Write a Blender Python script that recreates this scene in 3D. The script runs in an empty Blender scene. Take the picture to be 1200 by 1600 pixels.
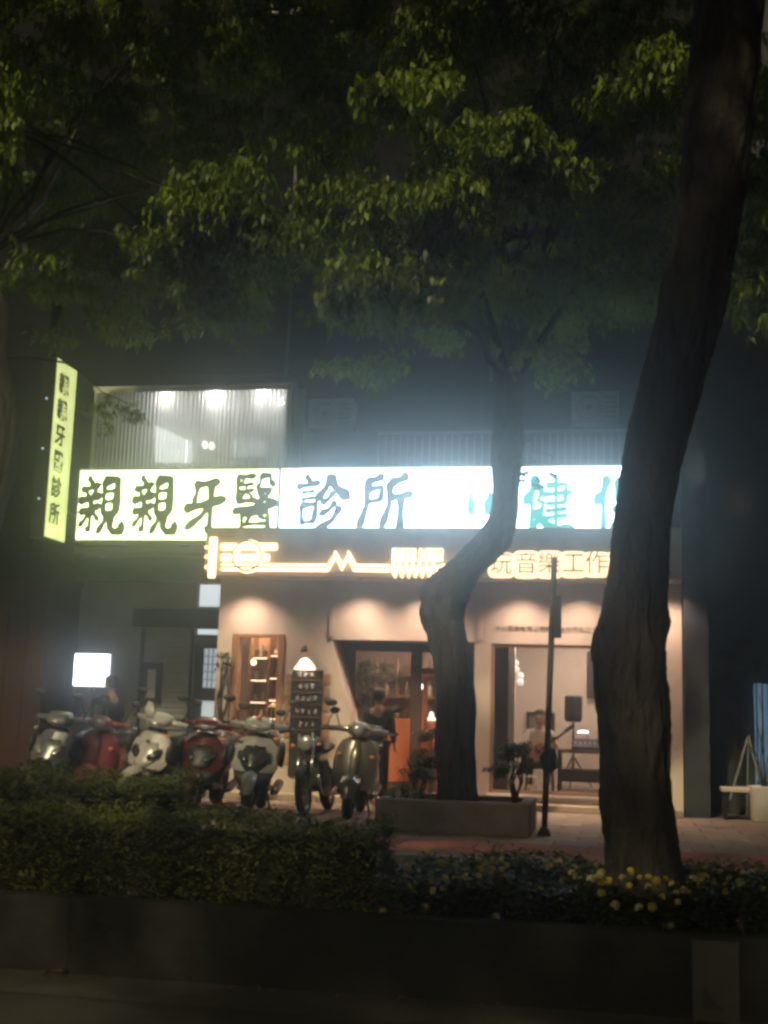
import bpy, bmesh, math, random
import numpy as np
from mathutils import Vector, Matrix

random.seed(7)
RNG = np.random.default_rng(7)
S = bpy.context.scene
COL = S.collection
PI = math.pi

# ------------------------------------------------------------------ camera
FPX = 1900.0
PITCH = math.atan(317 / FPX)
ROLL = 0.03
YAW = 0.188
CAM = Vector((3.64, -19.06, 1.35))
cd = bpy.data.cameras.new('camera')
cd.sensor_fit = 'VERTICAL'
cd.sensor_height = 36.0
cd.lens = 36.0 * FPX / 1600.0
cd.clip_end = 1000
cam = bpy.data.objects.new('camera', cd)
COL.objects.link(cam)
RM = Matrix.Rotation(YAW, 3, 'Z') @ Matrix.Rotation(PI / 2 + PITCH, 3, 'X') @ Matrix.Rotation(ROLL, 3, 'Z')
cam.matrix_world = Matrix.Translation(CAM) @ RM.to_4x4()
S.camera = cam

# ------------------------------------------------------------------ sky, sun, exposure
W = bpy.data.worlds.new('World')
S.world = W
W.use_nodes = True
wn = W.node_tree
wn.nodes.clear()
sky = wn.nodes.new('ShaderNodeTexSky')
sky.sky_type = 'NISHITA'
sky.sun_disc = False
SUN_EL = math.radians(38)
SUN_AZ = math.radians(14)          # light comes from the road side, a little from the left
sky.sun_elevation = math.radians(2)
sky.sun_rotation = math.radians(180 + 14)
bg = wn.nodes.new('ShaderNodeBackground')
bg.inputs['Strength'].default_value = 0.0004
wo = wn.nodes.new('ShaderNodeOutputWorld')
wn.links.new(sky.outputs[0], bg.inputs[0])
wn.links.new(bg.outputs[0], wo.inputs[0])
sl = bpy.data.lights.new('sun', 'SUN')
sl.energy = 4.6
sl.angle = math.radians(1.5)
sl.color = (1.0, 0.84, 0.48)
sun = bpy.data.objects.new('sun', sl)
COL.objects.link(sun)
sdir = Vector((-math.sin(SUN_AZ) * math.cos(SUN_EL), -math.cos(SUN_AZ) * math.cos(SUN_EL), math.sin(SUN_EL)))
sun.rotation_euler = sdir.to_track_quat('Z', 'Y').to_euler()
S.view_settings.view_transform = 'Standard'
S.view_settings.look = 'None'
S.view_settings.exposure = 0.0
S.view_settings.gamma = 1.0
S.view_settings.use_curve_mapping = False
S.render.engine = 'CYCLES'
S.cycles.use_denoising = True
S.cycles.filter_width = 3.0
S.cycles.max_bounces = 6
S.cycles.diffuse_bounces = 3
S.cycles.glossy_bounces = 2
S.cycles.transmission_bounces = 4
S.cycles.transparent_max_bounces = 24
S.cycles.volume_bounces = 0
S.cycles.sample_clamp_indirect = 4.0
S.cycles.caustics_reflective = False
S.cycles.caustics_refractive = False


def ray(u, v):
    return RM @ Vector((u - 600.0, 800.0 - v, -FPX))


def P(u, v, Y):
    d = ray(u, v)
    return CAM + d * ((Y - CAM.y) / d.y)


def G(u, v, z=0.0):
    d = ray(u, v)
    return CAM + d * ((z - CAM.z) / d.z)


# ------------------------------------------------------------------ materials
MATS = {}


def mat(name, col, rough=0.6, metal=0.0, var=0.15, scale=6.0, bump=0.0, bscale=40.0, coat=0.0, spec=0.5, stretch=None):
    if name in MATS:
        return MATS[name]
    m = bpy.data.materials.new(name)
    m.use_nodes = True
    nt = m.node_tree
    b = nt.nodes['Principled BSDF']
    b.inputs['Roughness'].default_value = rough
    b.inputs['Metallic'].default_value = metal
    b.inputs['Specular IOR Level'].default_value = spec
    b.inputs['Coat Weight'].default_value = coat
    b.inputs['Coat Roughness'].default_value = 0.08
    tc = nt.nodes.new('ShaderNodeTexCoord')
    src = tc.outputs['Object']
    if stretch:
        mp = nt.nodes.new('ShaderNodeMapping')
        mp.inputs['Scale'].default_value = stretch
        nt.links.new(src, mp.inputs[0])
        src = mp.outputs[0]
    n = nt.nodes.new('ShaderNodeTexNoise')
    n.inputs['Scale'].default_value = scale
    n.inputs['Detail'].default_value = 6
    n.inputs['Roughness'].default_value = 0.6
    nt.links.new(src, n.inputs['Vector'])
    r = nt.nodes.new('ShaderNodeValToRGB')
    r.color_ramp.elements[0].position = 0.3
    r.color_ramp.elements[1].position = 0.7
    r.color_ramp.elements[0].color = [max(0, c * (1 - var)) for c in col] + [1]
    r.color_ramp.elements[1].color = [min(1, c * (1 + var)) for c in col] + [1]
    nt.links.new(n.outputs['Fac'], r.inputs[0])
    nt.links.new(r.outputs[0], b.inputs['Base Color'])
    if bump > 0:
        n2 = nt.nodes.new('ShaderNodeTexNoise')
        n2.inputs['Scale'].default_value = bscale
        n2.inputs['Detail'].default_value = 5
        nt.links.new(src, n2.inputs['Vector'])
        bp = nt.nodes.new('ShaderNodeBump')
        bp.inputs['Strength'].default_value = bump
        bp.inputs['Distance'].default_value = 0.08 if 'bark' in name else 0.02
        nt.links.new(n2.outputs['Fac'], bp.inputs['Height'])
        nt.links.new(bp.outputs[0], b.inputs['Normal'])
    MATS[name] = m
    return m


def emit(name, col, strength, var=0.0):
    if name in MATS:
        return MATS[name]
    m = bpy.data.materials.new(name)
    m.use_nodes = True
    nt = m.node_tree
    b = nt.nodes['Principled BSDF']
    b.inputs['Base Color'].default_value = [c * 0.6 for c in col] + [1]
    b.inputs['Roughness'].default_value = 0.4
    b.inputs['Emission Color'].default_value = list(col) + [1]
    b.inputs['Emission Strength'].default_value = strength
    if var > 0:          # uneven tubes behind the translucent face
        tc = nt.nodes.new('ShaderNodeTexCoord')
        n = nt.nodes.new('ShaderNodeTexNoise')
        n.inputs['Scale'].default_value = 2.5
        mr = nt.nodes.new('ShaderNodeMapRange')
        mr.inputs['To Min'].default_value = strength * (1 - var)
        mr.inputs['To Max'].default_value = strength * (1 + var)
        nt.links.new(tc.outputs['Object'], n.inputs['Vector'])
        nt.links.new(n.outputs['Fac'], mr.inputs['Value'])
        nt.links.new(mr.outputs[0], b.inputs['Emission Strength'])
    MATS[name] = m
    return m


def glass(name, tint=(1, 1, 1), gloss=0.08, rough=0.02, trans=(1.0, 1.0, 1.0)):
    if name in MATS:
        return MATS[name]
    m = bpy.data.materials.new(name)
    m.use_nodes = True
    nt = m.node_tree
    nt.nodes.clear()
    o = nt.nodes.new('ShaderNodeOutputMaterial')
    t = nt.nodes.new('ShaderNodeBsdfTransparent')
    t.inputs[0].default_value = list(trans) + [1]
    g = nt.nodes.new('ShaderNodeBsdfGlossy')
    g.inputs['Color'].default_value = list(tint) + [1]
    g.inputs['Roughness'].default_value = rough
    mx = nt.nodes.new('ShaderNodeMixShader')
    mx.inputs[0].default_value = gloss
    nt.links.new(t.outputs[0], mx.inputs[1])
    nt.links.new(g.outputs[0], mx.inputs[2])
    nt.links.new(mx.outputs[0], o.inputs['Surface'])
    MATS[name] = m
    return m


def frosted(name, col, through=0.35):
    m = bpy.data.materials.new(name)
    m.use_nodes = True
    nt = m.node_tree
    nt.nodes.clear()
    o = nt.nodes.new('ShaderNodeOutputMaterial')
    t = nt.nodes.new('ShaderNodeBsdfTransparent')
    t.inputs[0].default_value = list(col) + [1]
    tr = nt.nodes.new('ShaderNodeBsdfTranslucent')
    tr.inputs[0].default_value = list(col) + [1]
    df = nt.nodes.new('ShaderNodeBsdfPrincipled')
    df.inputs['Base Color'].default_value = [c * 0.6 for c in col] + [1]
    df.inputs['Roughness'].default_value = 0.3
    m1 = nt.nodes.new('ShaderNodeMixShader')
    m1.inputs[0].default_value = 0.3
    m2 = nt.nodes.new('ShaderNodeMixShader')
    m2.inputs[0].default_value = through
    nt.links.new(tr.outputs[0], m1.inputs[1])
    nt.links.new(df.outputs[0], m1.inputs[2])
    nt.links.new(m1.outputs[0], m2.inputs[1])
    nt.links.new(t.outputs[0], m2.inputs[2])
    nt.links.new(m2.outputs[0], o.inputs['Surface'])
    return m


def leafmat(name, dark, light, trans=0.35):
    m = bpy.data.materials.new(name)
    m.use_nodes = True
    nt = m.node_tree
    nt.nodes.clear()
    o = nt.nodes.new('ShaderNodeOutputMaterial')
    tc = nt.nodes.new('ShaderNodeTexCoord')
    n1 = nt.nodes.new('ShaderNodeTexNoise')
    n1.inputs['Scale'].default_value = 1.1
    n1.inputs['Detail'].default_value = 3
    n2 = nt.nodes.new('ShaderNodeTexNoise')
    n2.inputs['Scale'].default_value = 9.0
    n2.inputs['Detail'].default_value = 2
    nt.links.new(tc.outputs['Object'], n1.inputs['Vector'])
    nt.links.new(tc.outputs['Object'], n2.inputs['Vector'])
    ad = nt.nodes.new('ShaderNodeMath')
    ad.operation = 'ADD'
    nt.links.new(n1.outputs['Fac'], ad.inputs[0])
    nt.links.new(n2.outputs['Fac'], ad.inputs[1])
    r = nt.nodes.new('ShaderNodeValToRGB')
    r.color_ramp.elements[0].position = 0.38
    r.color_ramp.elements[1].position = 0.62
    r.color_ramp.elements[0].color = list(dark) + [1]
    r.color_ramp.elements[1].color = list(light) + [1]
    hv = nt.nodes.new('ShaderNodeMath')
    hv.operation = 'MULTIPLY'
    hv.inputs[1].default_value = 0.5
    nt.links.new(ad.outputs[0], hv.inputs[0])
    nt.links.new(hv.outputs[0], r.inputs[0])
    p = nt.nodes.new('ShaderNodeBsdfPrincipled')
    p.inputs['Roughness'].default_value = 0.5
    p.inputs['Specular IOR Level'].default_value = 0.35
    t = nt.nodes.new('ShaderNodeBsdfTranslucent')
    nt.links.new(r.outputs[0], p.inputs['Base Color'])
    nt.links.new(r.outputs[0], t.inputs[0])
    mx = nt.nodes.new('ShaderNodeMixShader')
    mx.inputs[0].default_value = trans
    nt.links.new(p.outputs[0], mx.inputs[1])
    nt.links.new(t.outputs[0], mx.inputs[2])
    nt.links.new(mx.outputs[0], o.inputs['Surface'])
    return m


M_plaster = mat('plaster', (0.64, 0.55, 0.48), 0.85, var=0.10, scale=2.2, bump=0.25, bscale=30)
M_plaster_in = mat('interior_plaster', (0.66, 0.60, 0.54), 0.8, var=0.05, scale=1.5)
M_fascia = mat('fascia_board', (0.42, 0.36, 0.32), 0.6, var=0.18, scale=4, bump=0.1)
M_darkmetal = mat('dark_metal', (0.035, 0.033, 0.032), 0.45, 0.3, var=0.2)
M_blackplastic = mat('black_plastic', (0.018, 0.018, 0.019), 0.5, var=0.2, scale=20)
M_rubber = mat('rubber', (0.012, 0.012, 0.012), 0.85, var=0.2, scale=30)
M_chrome = mat('chrome', (0.6, 0.6, 0.6), 0.15, 1.0, var=0.05)
M_concrete = mat('concrete', (0.20, 0.17, 0.15), 0.9, var=0.3, scale=5, bump=0.5, bscale=25)
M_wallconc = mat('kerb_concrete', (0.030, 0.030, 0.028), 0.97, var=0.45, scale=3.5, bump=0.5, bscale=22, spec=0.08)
M_asphalt = mat('asphalt', (0.030, 0.029, 0.027), 0.9, var=0.3, scale=9, bump=0.5, bscale=90)
M_slab = [mat('paving_%d' % i, c, 0.85, var=0.22, scale=7, bump=0.3, bscale=50) for i, c in enumerate(((0.29, 0.22, 0.18), (0.26, 0.195, 0.165), (0.32, 0.245, 0.20)))]
M_joint = mat('joint_mortar', (0.10, 0.085, 0.075), 0.95, var=0.3, scale=15)
M_red = mat('red_paving', (0.32, 0.095, 0.06), 0.9, var=0.25, scale=6, bump=0.3)
M_soil = mat('soil', (0.035, 0.026, 0.018), 0.95, var=0.4, scale=20, bump=0.8, bscale=30)
M_wood = mat('oak_wood', (0.36, 0.20, 0.10), 0.55, var=0.25, scale=5, stretch=(1, 1, 0.15))
M_wood2 = mat('pale_wood', (0.48, 0.30, 0.17), 0.5, var=0.2, scale=6, stretch=(1, 1, 0.2))
M_redwood = mat('red_wood', (0.42, 0.12, 0.045), 0.5, var=0.2, scale=5, stretch=(1, 1, 0.15))
M_bark = mat('bark', (0.034, 0.029, 0.026), 0.95, var=0.45, scale=5, bump=1.0, bscale=16, stretch=(1, 1, 0.3))
M_bark2 = mat('planter_tree_bark', (0.045, 0.036, 0.030), 0.95, var=0.45, scale=6, bump=1.0, bscale=14, stretch=(1, 1, 0.5))
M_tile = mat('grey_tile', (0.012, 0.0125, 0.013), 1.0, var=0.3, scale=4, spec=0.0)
M_greywall = mat('entrance_wall', (0.26, 0.27, 0.25), 0.7, var=0.15, scale=3)
M_brown = mat('brown_tile', (0.045, 0.021, 0.013), 0.9, var=0.25, scale=4, spec=0.25)
M_darkwall = mat('dark_render', (0.05, 0.055, 0.065), 0.9, var=0.25, scale=3, spec=0.2)
M_white = mat('white_paint', (0.75, 0.73, 0.70), 0.5, var=0.06)
M_glass = glass('window_glass', gloss=0.05)
M_letter = mat('sign_lettering', (0.030, 0.035, 0.020), 0.6, var=0.1)
M_letter2 = mat('sign_lettering_blue', (0.025, 0.027, 0.04), 0.8, var=0.1, spec=.1)


# ------------------------------------------------------------------ mesh builder
OFF = {}


class MB:
    def __init__(s):
        s.v = []
        s.f = []

    def add(s, vs, fs):
        b = len(s.v)
        s.v.extend([tuple(x) for x in vs])
        s.f.extend([tuple(i + b for i in f) for f in fs])
        return s

    def box(s, x0, x1, y0, y1, z0, z1):
        return s.add([(x0, y0, z0), (x1, y0, z0), (x1, y1, z0), (x0, y1, z0), (x0, y0, z1), (x1, y0, z1), (x1, y1, z1), (x0, y1, z1)],
                     [(0, 3, 2, 1), (4, 5, 6, 7), (0, 1, 5, 4), (1, 2, 6, 5), (2, 3, 7, 6), (3, 0, 4, 7)])

    def bbox(s, x0, x1, y0, y1, z0, z1, b=0.01):
        """box with chamfered edges"""
        bm = bmesh.new()
        bmesh.ops.create_cube(bm, size=1.0)
        for v in bm.verts:
            v.co = Vector(((x0 + x1) / 2 + v.co.x * (x1 - x0), (y0 + y1) / 2 + v.co.y * (y1 - y0), (z0 + z1) / 2 + v.co.z * (z1 - z0)))
        bmesh.ops.bevel(bm, geom=list(bm.edges), offset=b, segments=2, affect='EDGES', profile=0.5)
        return s.frombm(bm)

    def frombm(s, bm):
        bm.verts.ensure_lookup_table()
        bm.verts.index_update()
        s.add([v.co.copy() for v in bm.verts], [[v.index for v in f.verts] for f in bm.faces])
        bm.free()
        return s

    def tube(s, pts, rad, n=10, caps=True):
        pts = [Vector(p) for p in pts]
        if not isinstance(rad, (list, tuple)):
            rad = [rad] * len(pts)
        rings = []
        up = Vector((0, 0, 1))
        prev = None
        for i, p in enumerate(pts):
            a = pts[max(0, i - 1)]
            c = pts[min(len(pts) - 1, i + 1)]
            t = (c - a).normalized()
            if prev is None:
                ref = up if abs(t.z) < 0.9 else Vector((1, 0, 0))
                n1 = t.cross(ref).normalized()
            else:
                n1 = (prev - t * prev.dot(t)).normalized()
            prev = n1
            n2 = t.cross(n1)
            rings.append([p + (n1 * math.cos(2 * PI * k / n) + n2 * math.sin(2 * PI * k / n)) * rad[i] for k in range(n)])
        return s.rings(rings, caps)

    def rings(s, rings, caps=True):
        n = len(rings[0])
        vs = [v for r in rings for v in r]
        fs = []
        for i in range(len(rings) - 1):
            for k in range(n):
                fs.append((i * n + k, i * n + (k + 1) % n, (i + 1) * n + (k + 1) % n, (i + 1) * n + k))
        if caps:
            fs.append(tuple(range(n - 1, -1, -1)))
            fs.append(tuple((len(rings) - 1) * n + k for k in range(n)))
        return s.add(vs, fs)

    def loft(s, secs, axis='y', n=16, e=2.4):
        """secs: (pos along axis, centre of the other two, half a, half b); superellipse sections"""
        rings = []
        for (t, c1, c2, a, b) in secs:
            r = []
            for k in range(n):
                th = 2 * PI * k / n
                ct, st = math.cos(th), math.sin(th)
                x = a * math.copysign(abs(ct) ** (2 / e), ct)
                y = b * math.copysign(abs(st) ** (2 / e), st)
                if axis == 'y':
                    r.append((c1 + x, t, c2 + y))
                elif axis == 'z':
                    r.append((c1 + x, c2 + y, t))
                else:
                    r.append((t, c1 + x, c2 + y))
            rings.append(r)
        return s.rings(rings, True)

    def ball(s, c, r, n=14, m=8):
        if not isinstance(r, (tuple, list)):
            r = (r, r, r)
        rings = []
        for i in range(m + 1):
            ph = -PI / 2 + PI * (0.02 + 0.96 * i / m)
            rings.append([(c[0] + r[0] * math.cos(ph) * math.cos(2 * PI * k / n), c[1] + r[1] * math.cos(ph) * math.sin(2 * PI * k / n), c[2] + r[2] * math.sin(ph)) for k in range(n)])
        return s.rings(rings, True)

    def torus(s, c, R, r, axis='x', n=28, m=10, flat=1.0):
        vs = []
        fs = []
        for i in range(n):
            a = 2 * PI * i / n
            for k in range(m):
                b = 2 * PI * k / m
                rr = R + r * math.cos(b)
                w = r * flat * math.sin(b)
                if axis == 'x':
                    vs.append((c[0] + w, c[1] + rr * math.cos(a), c[2] + rr * math.sin(a)))
                elif axis == 'y':
                    vs.append((c[0] + rr * math.cos(a), c[1] + w, c[2] + rr * math.sin(a)))
                else:
                    vs.append((c[0] + rr * math.cos(a), c[1] + rr * math.sin(a), c[2] + w))
        for i in range(n):
            for k in range(m):
                fs.append((i * m + k, i * m + (k + 1) % m, ((i + 1) % n) * m + (k + 1) % m, ((i + 1) % n) * m + k))
        return s.add(vs, fs)

    def disc(s, c, r, h, axis='x', n=24):
        d = {'x': Vector((1, 0, 0)), 'y': Vector((0, 1, 0)), 'z': Vector((0, 0, 1))}[axis]
        c = Vector(c)
        return s.tube([c - d * h / 2, c + d * h / 2], r, n)

    def xform(s, mtx):
        s.v = [tuple(mtx @ Vector(p)) for p in s.v]
        return s

    def build(s, name, material, parent=None, smooth=False, loc=None):
        off = Vector((0, 0, 0))
        if parent is not None:
            off = OFF[parent.name]
        me = bpy.data.meshes.new(name)
        if parent is None and loc is None:
            loc = base_of(s.v)
        o_ = off if parent is not None else Vector(loc)
        me.from_pydata([(p[0] - o_.x, p[1] - o_.y, p[2] - o_.z) for p in s.v], [], s.f)
        me.materials.append(material)
        if smooth:
            me.polygons.foreach_set('use_smooth', [True] * len(me.polygons))
        ob = bpy.data.objects.new(name, me)
        COL.objects.link(ob)
        if parent is not None:
            ob.parent = parent
            OFF[ob.name] = off
        else:
            ob.location = o_
            OFF[ob.name] = o_
        return ob


def base_of(v):
    a = np.array(v)
    lo, hi = a.min(0), a.max(0)
    return Vector(((lo[0] + hi[0]) / 2, (lo[1] + hi[1]) / 2, lo[2]))


def tag(o, label=None, cat=None, group=None, kind=None):
    if label:
        o['label'] = label
    if cat:
        o['category'] = cat
    if group:
        o['group'] = group
    if kind:
        o['kind'] = kind
    return o


def thing(name, loc, label, cat, group=None):
    o = bpy.data.objects.new(name, None)
    o.empty_display_size = 0.1
    COL.objects.link(o)
    o.location = loc
    OFF[o.name] = Vector(loc)
    return tag(o, label, cat, group)


def copy_tree(o, parent=None):
    c = o.copy()
    COL.objects.link(c)
    if parent is not None:
        c.parent = parent
    for ch in list(o.children):
        copy_tree(ch, c)
    return c


def npmesh(name, verts, faces, material, parent=None, loc=(0, 0, 0)):
    """verts (N,3) and quads (M,4) numpy"""
    off = OFF[parent.name] if parent is not None else Vector(loc)
    verts = verts - np.array(off)
    me = bpy.data.meshes.new(name)
    me.vertices.add(len(verts))
    me.vertices.foreach_set('co', verts.astype(np.float32).ravel())
    k = faces.shape[1]
    me.loops.add(faces.size)
    me.loops.foreach_set('vertex_index', faces.astype(np.int32).ravel())
    me.polygons.add(len(faces))
    me.polygons.foreach_set('loop_start', np.arange(0, faces.size, k, dtype=np.int32))
    me.polygons.foreach_set('loop_total', np.full(len(faces), k, dtype=np.int32))
    me.update(calc_edges=True)
    me.validate()
    me.materials.append(material)
    ob = bpy.data.objects.new(name, me)
    COL.objects.link(ob)
    if parent is not None:
        ob.parent = parent
    else:
        ob.location = loc
    OFF[ob.name] = off
    return ob


# ------------------------------------------------------------------ writing
def frame_mtx(o, ax, ay):
    ax = Vector(ax).normalized()
    ay = Vector(ay).normalized()
    az = ax.cross(ay)
    m = Matrix((ax, ay, az)).transposed().to_4x4()
    m.translation = Vector(o)
    return m


def text_mb(txt, size, offset=0.0, extrude=0.004, align='CENTER'):
    c = bpy.data.curves.new('t', 'FONT')
    c.body = txt
    c.size = size
    c.offset = offset
    c.extrude = extrude
    c.align_x = align
    c.align_y = 'CENTER'
    c.resolution_u = 2
    o = bpy.data.objects.new('t', c)
    COL.objects.link(o)
    dg = bpy.context.evaluated_depsgraph_get()
    me = bpy.data.meshes.new_from_object(o.evaluated_get(dg))
    mb = MB()
    mb.add([v.co.copy() for v in me.vertices], [list(p.vertices) for p in me.polygons])
    bpy.data.objects.remove(o)
    bpy.data.curves.remove(c)
    bpy.data.meshes.remove(me)
    return mb


BR = {  # brush strokes, box 0..100, y down: (width, [points])
    'qin': [(9, (20, 1), (30, 13)), (8, (5, 22), (26, 19), (46, 13)), (7, (16, 24), (21, 35)), (7, (38, 20), (30, 35)),
            (10, (1, 42), (26, 38), (50, 32)), (9, (3, 62), (26, 57), (48, 50)), (7, (27, 40), (27, 70), (26, 94), (19, 90)),
            (7, (22, 64), (14, 76), (3, 86)), (7, (33, 62), (46, 76)),
            (8, (57, 6), (57, 38), (56, 66)), (12, (57, 8), (74, 5), (88, 4), (87, 34), (86, 64)), (6, (58, 26), (85, 24)), (6, (58, 44), (85, 42)), (7, (56, 64), (86, 62)),
            (8, (64, 66), (60, 80), (46, 98)), (11, (75, 66), (74, 88), (82, 97), (100, 95), (102, 82))],
    'ya': [(11, (24, 12), (52, 10), (82, 6)), (9, (30, 16), (28, 30), (22, 46)), (12, (2, 56), (40, 50), (98, 38)), (11, (64, 8), (64, 50), (63, 96), (54, 92)),
           (10, (60, 50), (42, 70), (6, 92))],
    'yi': [(7, (6, 6), (48, 4)), (8, (8, 6), (8, 46)), (7, (8, 46), (52, 43)), (5, (22, 9), (14, 19)), (5, (14, 19), (44, 17)), (5, (12, 30), (46, 27)),
           (5, (29, 17), (27, 29), (13, 41)), (5, (29, 30), (43, 39)), (6, (62, 3), (60, 16), (52, 24)), (7, (62, 4), (84, 3), (84, 15), (95, 18)),
           (7, (55, 29), (88, 26), (72, 40), (50, 50)), (8, (58, 31), (76, 42), (102, 50)), (8, (0, 62), (50, 55), (96, 51)), (7, (20, 66), (20, 99)),
           (8, (20, 66), (80, 63), (82, 99)), (5, (42, 56), (40, 72), (30, 79)), (5, (60, 55), (60, 71), (74, 73)), (5, (23, 83), (79, 81)), (6, (20, 97), (82, 96))],
    'zhen': [(8, (20, 3), (29, 13)), (7, (2, 22), (24, 19), (48, 14)), (5, (12, 33), (38, 30)), (5, (12, 45), (38, 42)), (6, (11, 57), (14, 92)),
             (7, (11, 57), (42, 53), (37, 88)), (5, (14, 88), (37, 86)), (9, (70, 2), (60, 26), (42, 46)), (12, (69, 5), (82, 26), (106, 42)),
             (7, (75, 33), (66, 45), (52, 53)), (7, (80, 50), (68, 64), (50, 73)), (8, (90, 60), (74, 84), (42, 103))],
    'suo': [(9, (44, 3), (28, 9), (10, 13)), (9, (13, 16), (11, 58), (-4, 98)), (7, (14, 27), (44, 22), (41, 48)), (6, (14, 50), (41, 46)),
            (10, (96, 2), (80, 10), (60, 16)), (9, (60, 16), (60, 56), (44, 96)), (8, (62, 42), (84, 39), (108, 35)), (10, (84, 40), (84, 70), (83, 104))],
    'jian': [(14, (22, 2), (13, 28), (-2, 46)), (8, (13, 28), (13, 100)), (8, (46, 16), (88, 13), (86, 46)), (8, (36, 32), (100, 28)), (7, (46, 48), (88, 46)),
             (7, (44, 61), (90, 57)), (7, (40, 74), (92, 68)), (8, (66, 1), (66, 86)), (8, (23, 21), (38, 18), (26, 44), (39, 45), (32, 70), (18, 90)),
             (14, (22, 62), (40, 82), (70, 95), (104, 94))],
    'bao': [(14, (24, 2), (15, 28), (-2, 46)), (9, (15, 28), (15, 100)), (9, (44, 9), (46, 43)), (10, (44, 9), (90, 6), (86, 42)), (8, (46, 39), (86, 37)),
            (9, (36, 58), (104, 52)), (9, (68, 42), (68, 102)), (10, (64, 58), (50, 80), (32, 92)), (11, (71, 58), (84, 76), (106, 88))],
}


def stroke_poly(w, pts, k=5):
    p = [Vector((a, b)) for a, b in pts]
    out = []
    n = len(p)
    for i in range(n - 1):
        p0, p1, p2, p3 = p[max(0, i - 1)], p[i], p[i + 1], p[min(n - 1, i + 2)]
        for j in range(k):
            t = j / k
            if n <= 2:
                q = p1.lerp(p2, t)
            else:
                q = 0.5 * ((2 * p1) + (p2 - p0) * t * 0.6 + (2 * p0 * 0.6 - 5 * p1 * 0.6 + 4 * p2 * 0.6 - p3 * 0.6 + (p1 - p2) * 0) * t * t * 0 )
                # gently eased corner
                q = p1.lerp(p2, t)
            out.append(q)
    out.append(p[-1])
    m = len(out)
    L, R = [], []
    for i, q in enumerate(out):
        a, b = out[max(0, i - 1)], out[min(m - 1, i + 1)]
        d = (b - a).normalized()
        nn = Vector((-d.y, d.x))
        t = i / (m - 1)
        ww = w * 0.5 * (1.18 - 0.75 * math.sin(PI * min(1, t * 1.25)) * 0.55 - 0.28 * t)
        if i == 0:
            ww *= 0.75
        if i == m - 1:
            ww *= 0.7
        L.append(q + nn * ww)
        R.append(q - nn * ww)
    # brush entry and exit
    d0 = (out[0] - out[1]).normalized()
    d1 = (out[-1] - out[-2]).normalized()
    return L, R, out[0] + d0 * w * 0.3, out[-1] + d1 * w * 0.3


def brush_mb(key, x, z, w, h, y, thick=0.004, wt=1.0):
    """character in the plane Y=y, left-bottom at (x, z)"""
    mb = MB()
    for si, st in enumerate(BR[key]):
        wd, pts = st[0], st[1:]
        L, R, e0, e1 = stroke_poly(wd * wt, pts)
        dy = thick + 0.0006 * si

        def T(q):
            return (x + q.x / 100 * w, y - dy, z + (100 - q.y) / 100 * h)
        n = len(L)
        vs = [T(q) for q in L] + [T(q) for q in R] + [T(e0), T(e1)]
        fs = [(i, n + i, n + i + 1, i + 1) for i in range(n - 1)]
        fs += [(2 * n, n, 0), (2 * n + 1, n - 1, 2 * n - 1)]
        b = len(vs)
        vs += [(p[0], y + 0.001, p[2]) for p in vs]
        ring = [2 * n] + list(range(n)) + [2 * n + 1] + list(range(2 * n - 1, n - 1, -1))
        fs += [(ring[i], ring[(i + 1) % len(ring)], ring[(i + 1) % len(ring)] + b, ring[i] + b) for i in range(len(ring))]
        mb.add(vs, fs)
    return mb


# ================================================================== SETTING
ROADZ = -0.10
mb = MB()
mb.add([(-90, -100, ROADZ), (90, -100, ROADZ), (90, 60, ROADZ), (-90, 60, ROADZ)], [(0, 1, 2, 3)])
tag(mb.build('road', M_asphalt, loc=(0, 0, ROADZ)), kind='structure')
# pavement under the slabs, kerb towards the hidden lane
mb = MB()
mb.box(-40, 40, -6.9, 5.5, ROADZ - 0.05, -0.012)
pavement = tag(mb.build('pavement', M_joint), kind='structure')
slab_meshes = []
for i in range(3):
    b = MB().bbox(-0.244, 0.244, -0.244, 0.244, -0.03, 0.0, 0.004)
    me = bpy.data.meshes.new('paving_slab')
    me.from_pydata(b.v, [], b.f)
    me.materials.append(M_slab[i])
    slab_meshes.append(me)


def slab(x, y, me, dz=0.0):
    o = bpy.data.objects.new('paving_slab', me)
    COL.objects.link(o)
    o.parent = pavement
    o.location = Vector((x, y, dz)) - OFF[pavement.name]
    o.rotation_euler = (random.uniform(-.004, .004), random.uniform(-.004, .004), 0)


for iy, yy in enumerate([-4.95 + 0.5 * i for i in range(10)]):
    for xx in [-1.75 + 0.5 * i for i in range(17)]:
        if random.random() < 0.995:
            slab(xx + (0.25 if iy % 2 else 0), yy, random.choice(slab_meshes), random.uniform(-0.003, 0.002))
# rest of the pavement, too hidden to pick slabs apart
mb = MB()
mb.box(-30, -2.05, -5.2, 0.0, -0.05, -0.004)
mb.box(6.95, 30, -5.2, 0.0, -0.05, -0.004)
mb.build('paved_surface', M_slab[0], pavement)
# red edge band of laid pavers
for i in range(34):
    for j, (ya, yb) in enumerate(((-6.8, -6.02), (-6.0, -5.22))):
        x0 = -4 + i * 0.4 + (0.2 if j else 0)
        if x0 > 9:
            continue
        b = MB().bbox(x0, x0 + 0.392, ya, yb, -0.03, random.uniform(-0.003, 0.003), 0.004)
        b.build('red_paver', M_red, pavement)
mb = MB()
mb.box(-30, 30, -7.05, -6.82, -0.2, 0.02)
kerb = tag(mb.build('kerb', mat('kerb_stone', (0.34, 0.31, 0.28), 0.85, var=0.2, scale=6)), kind='structure')

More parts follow.
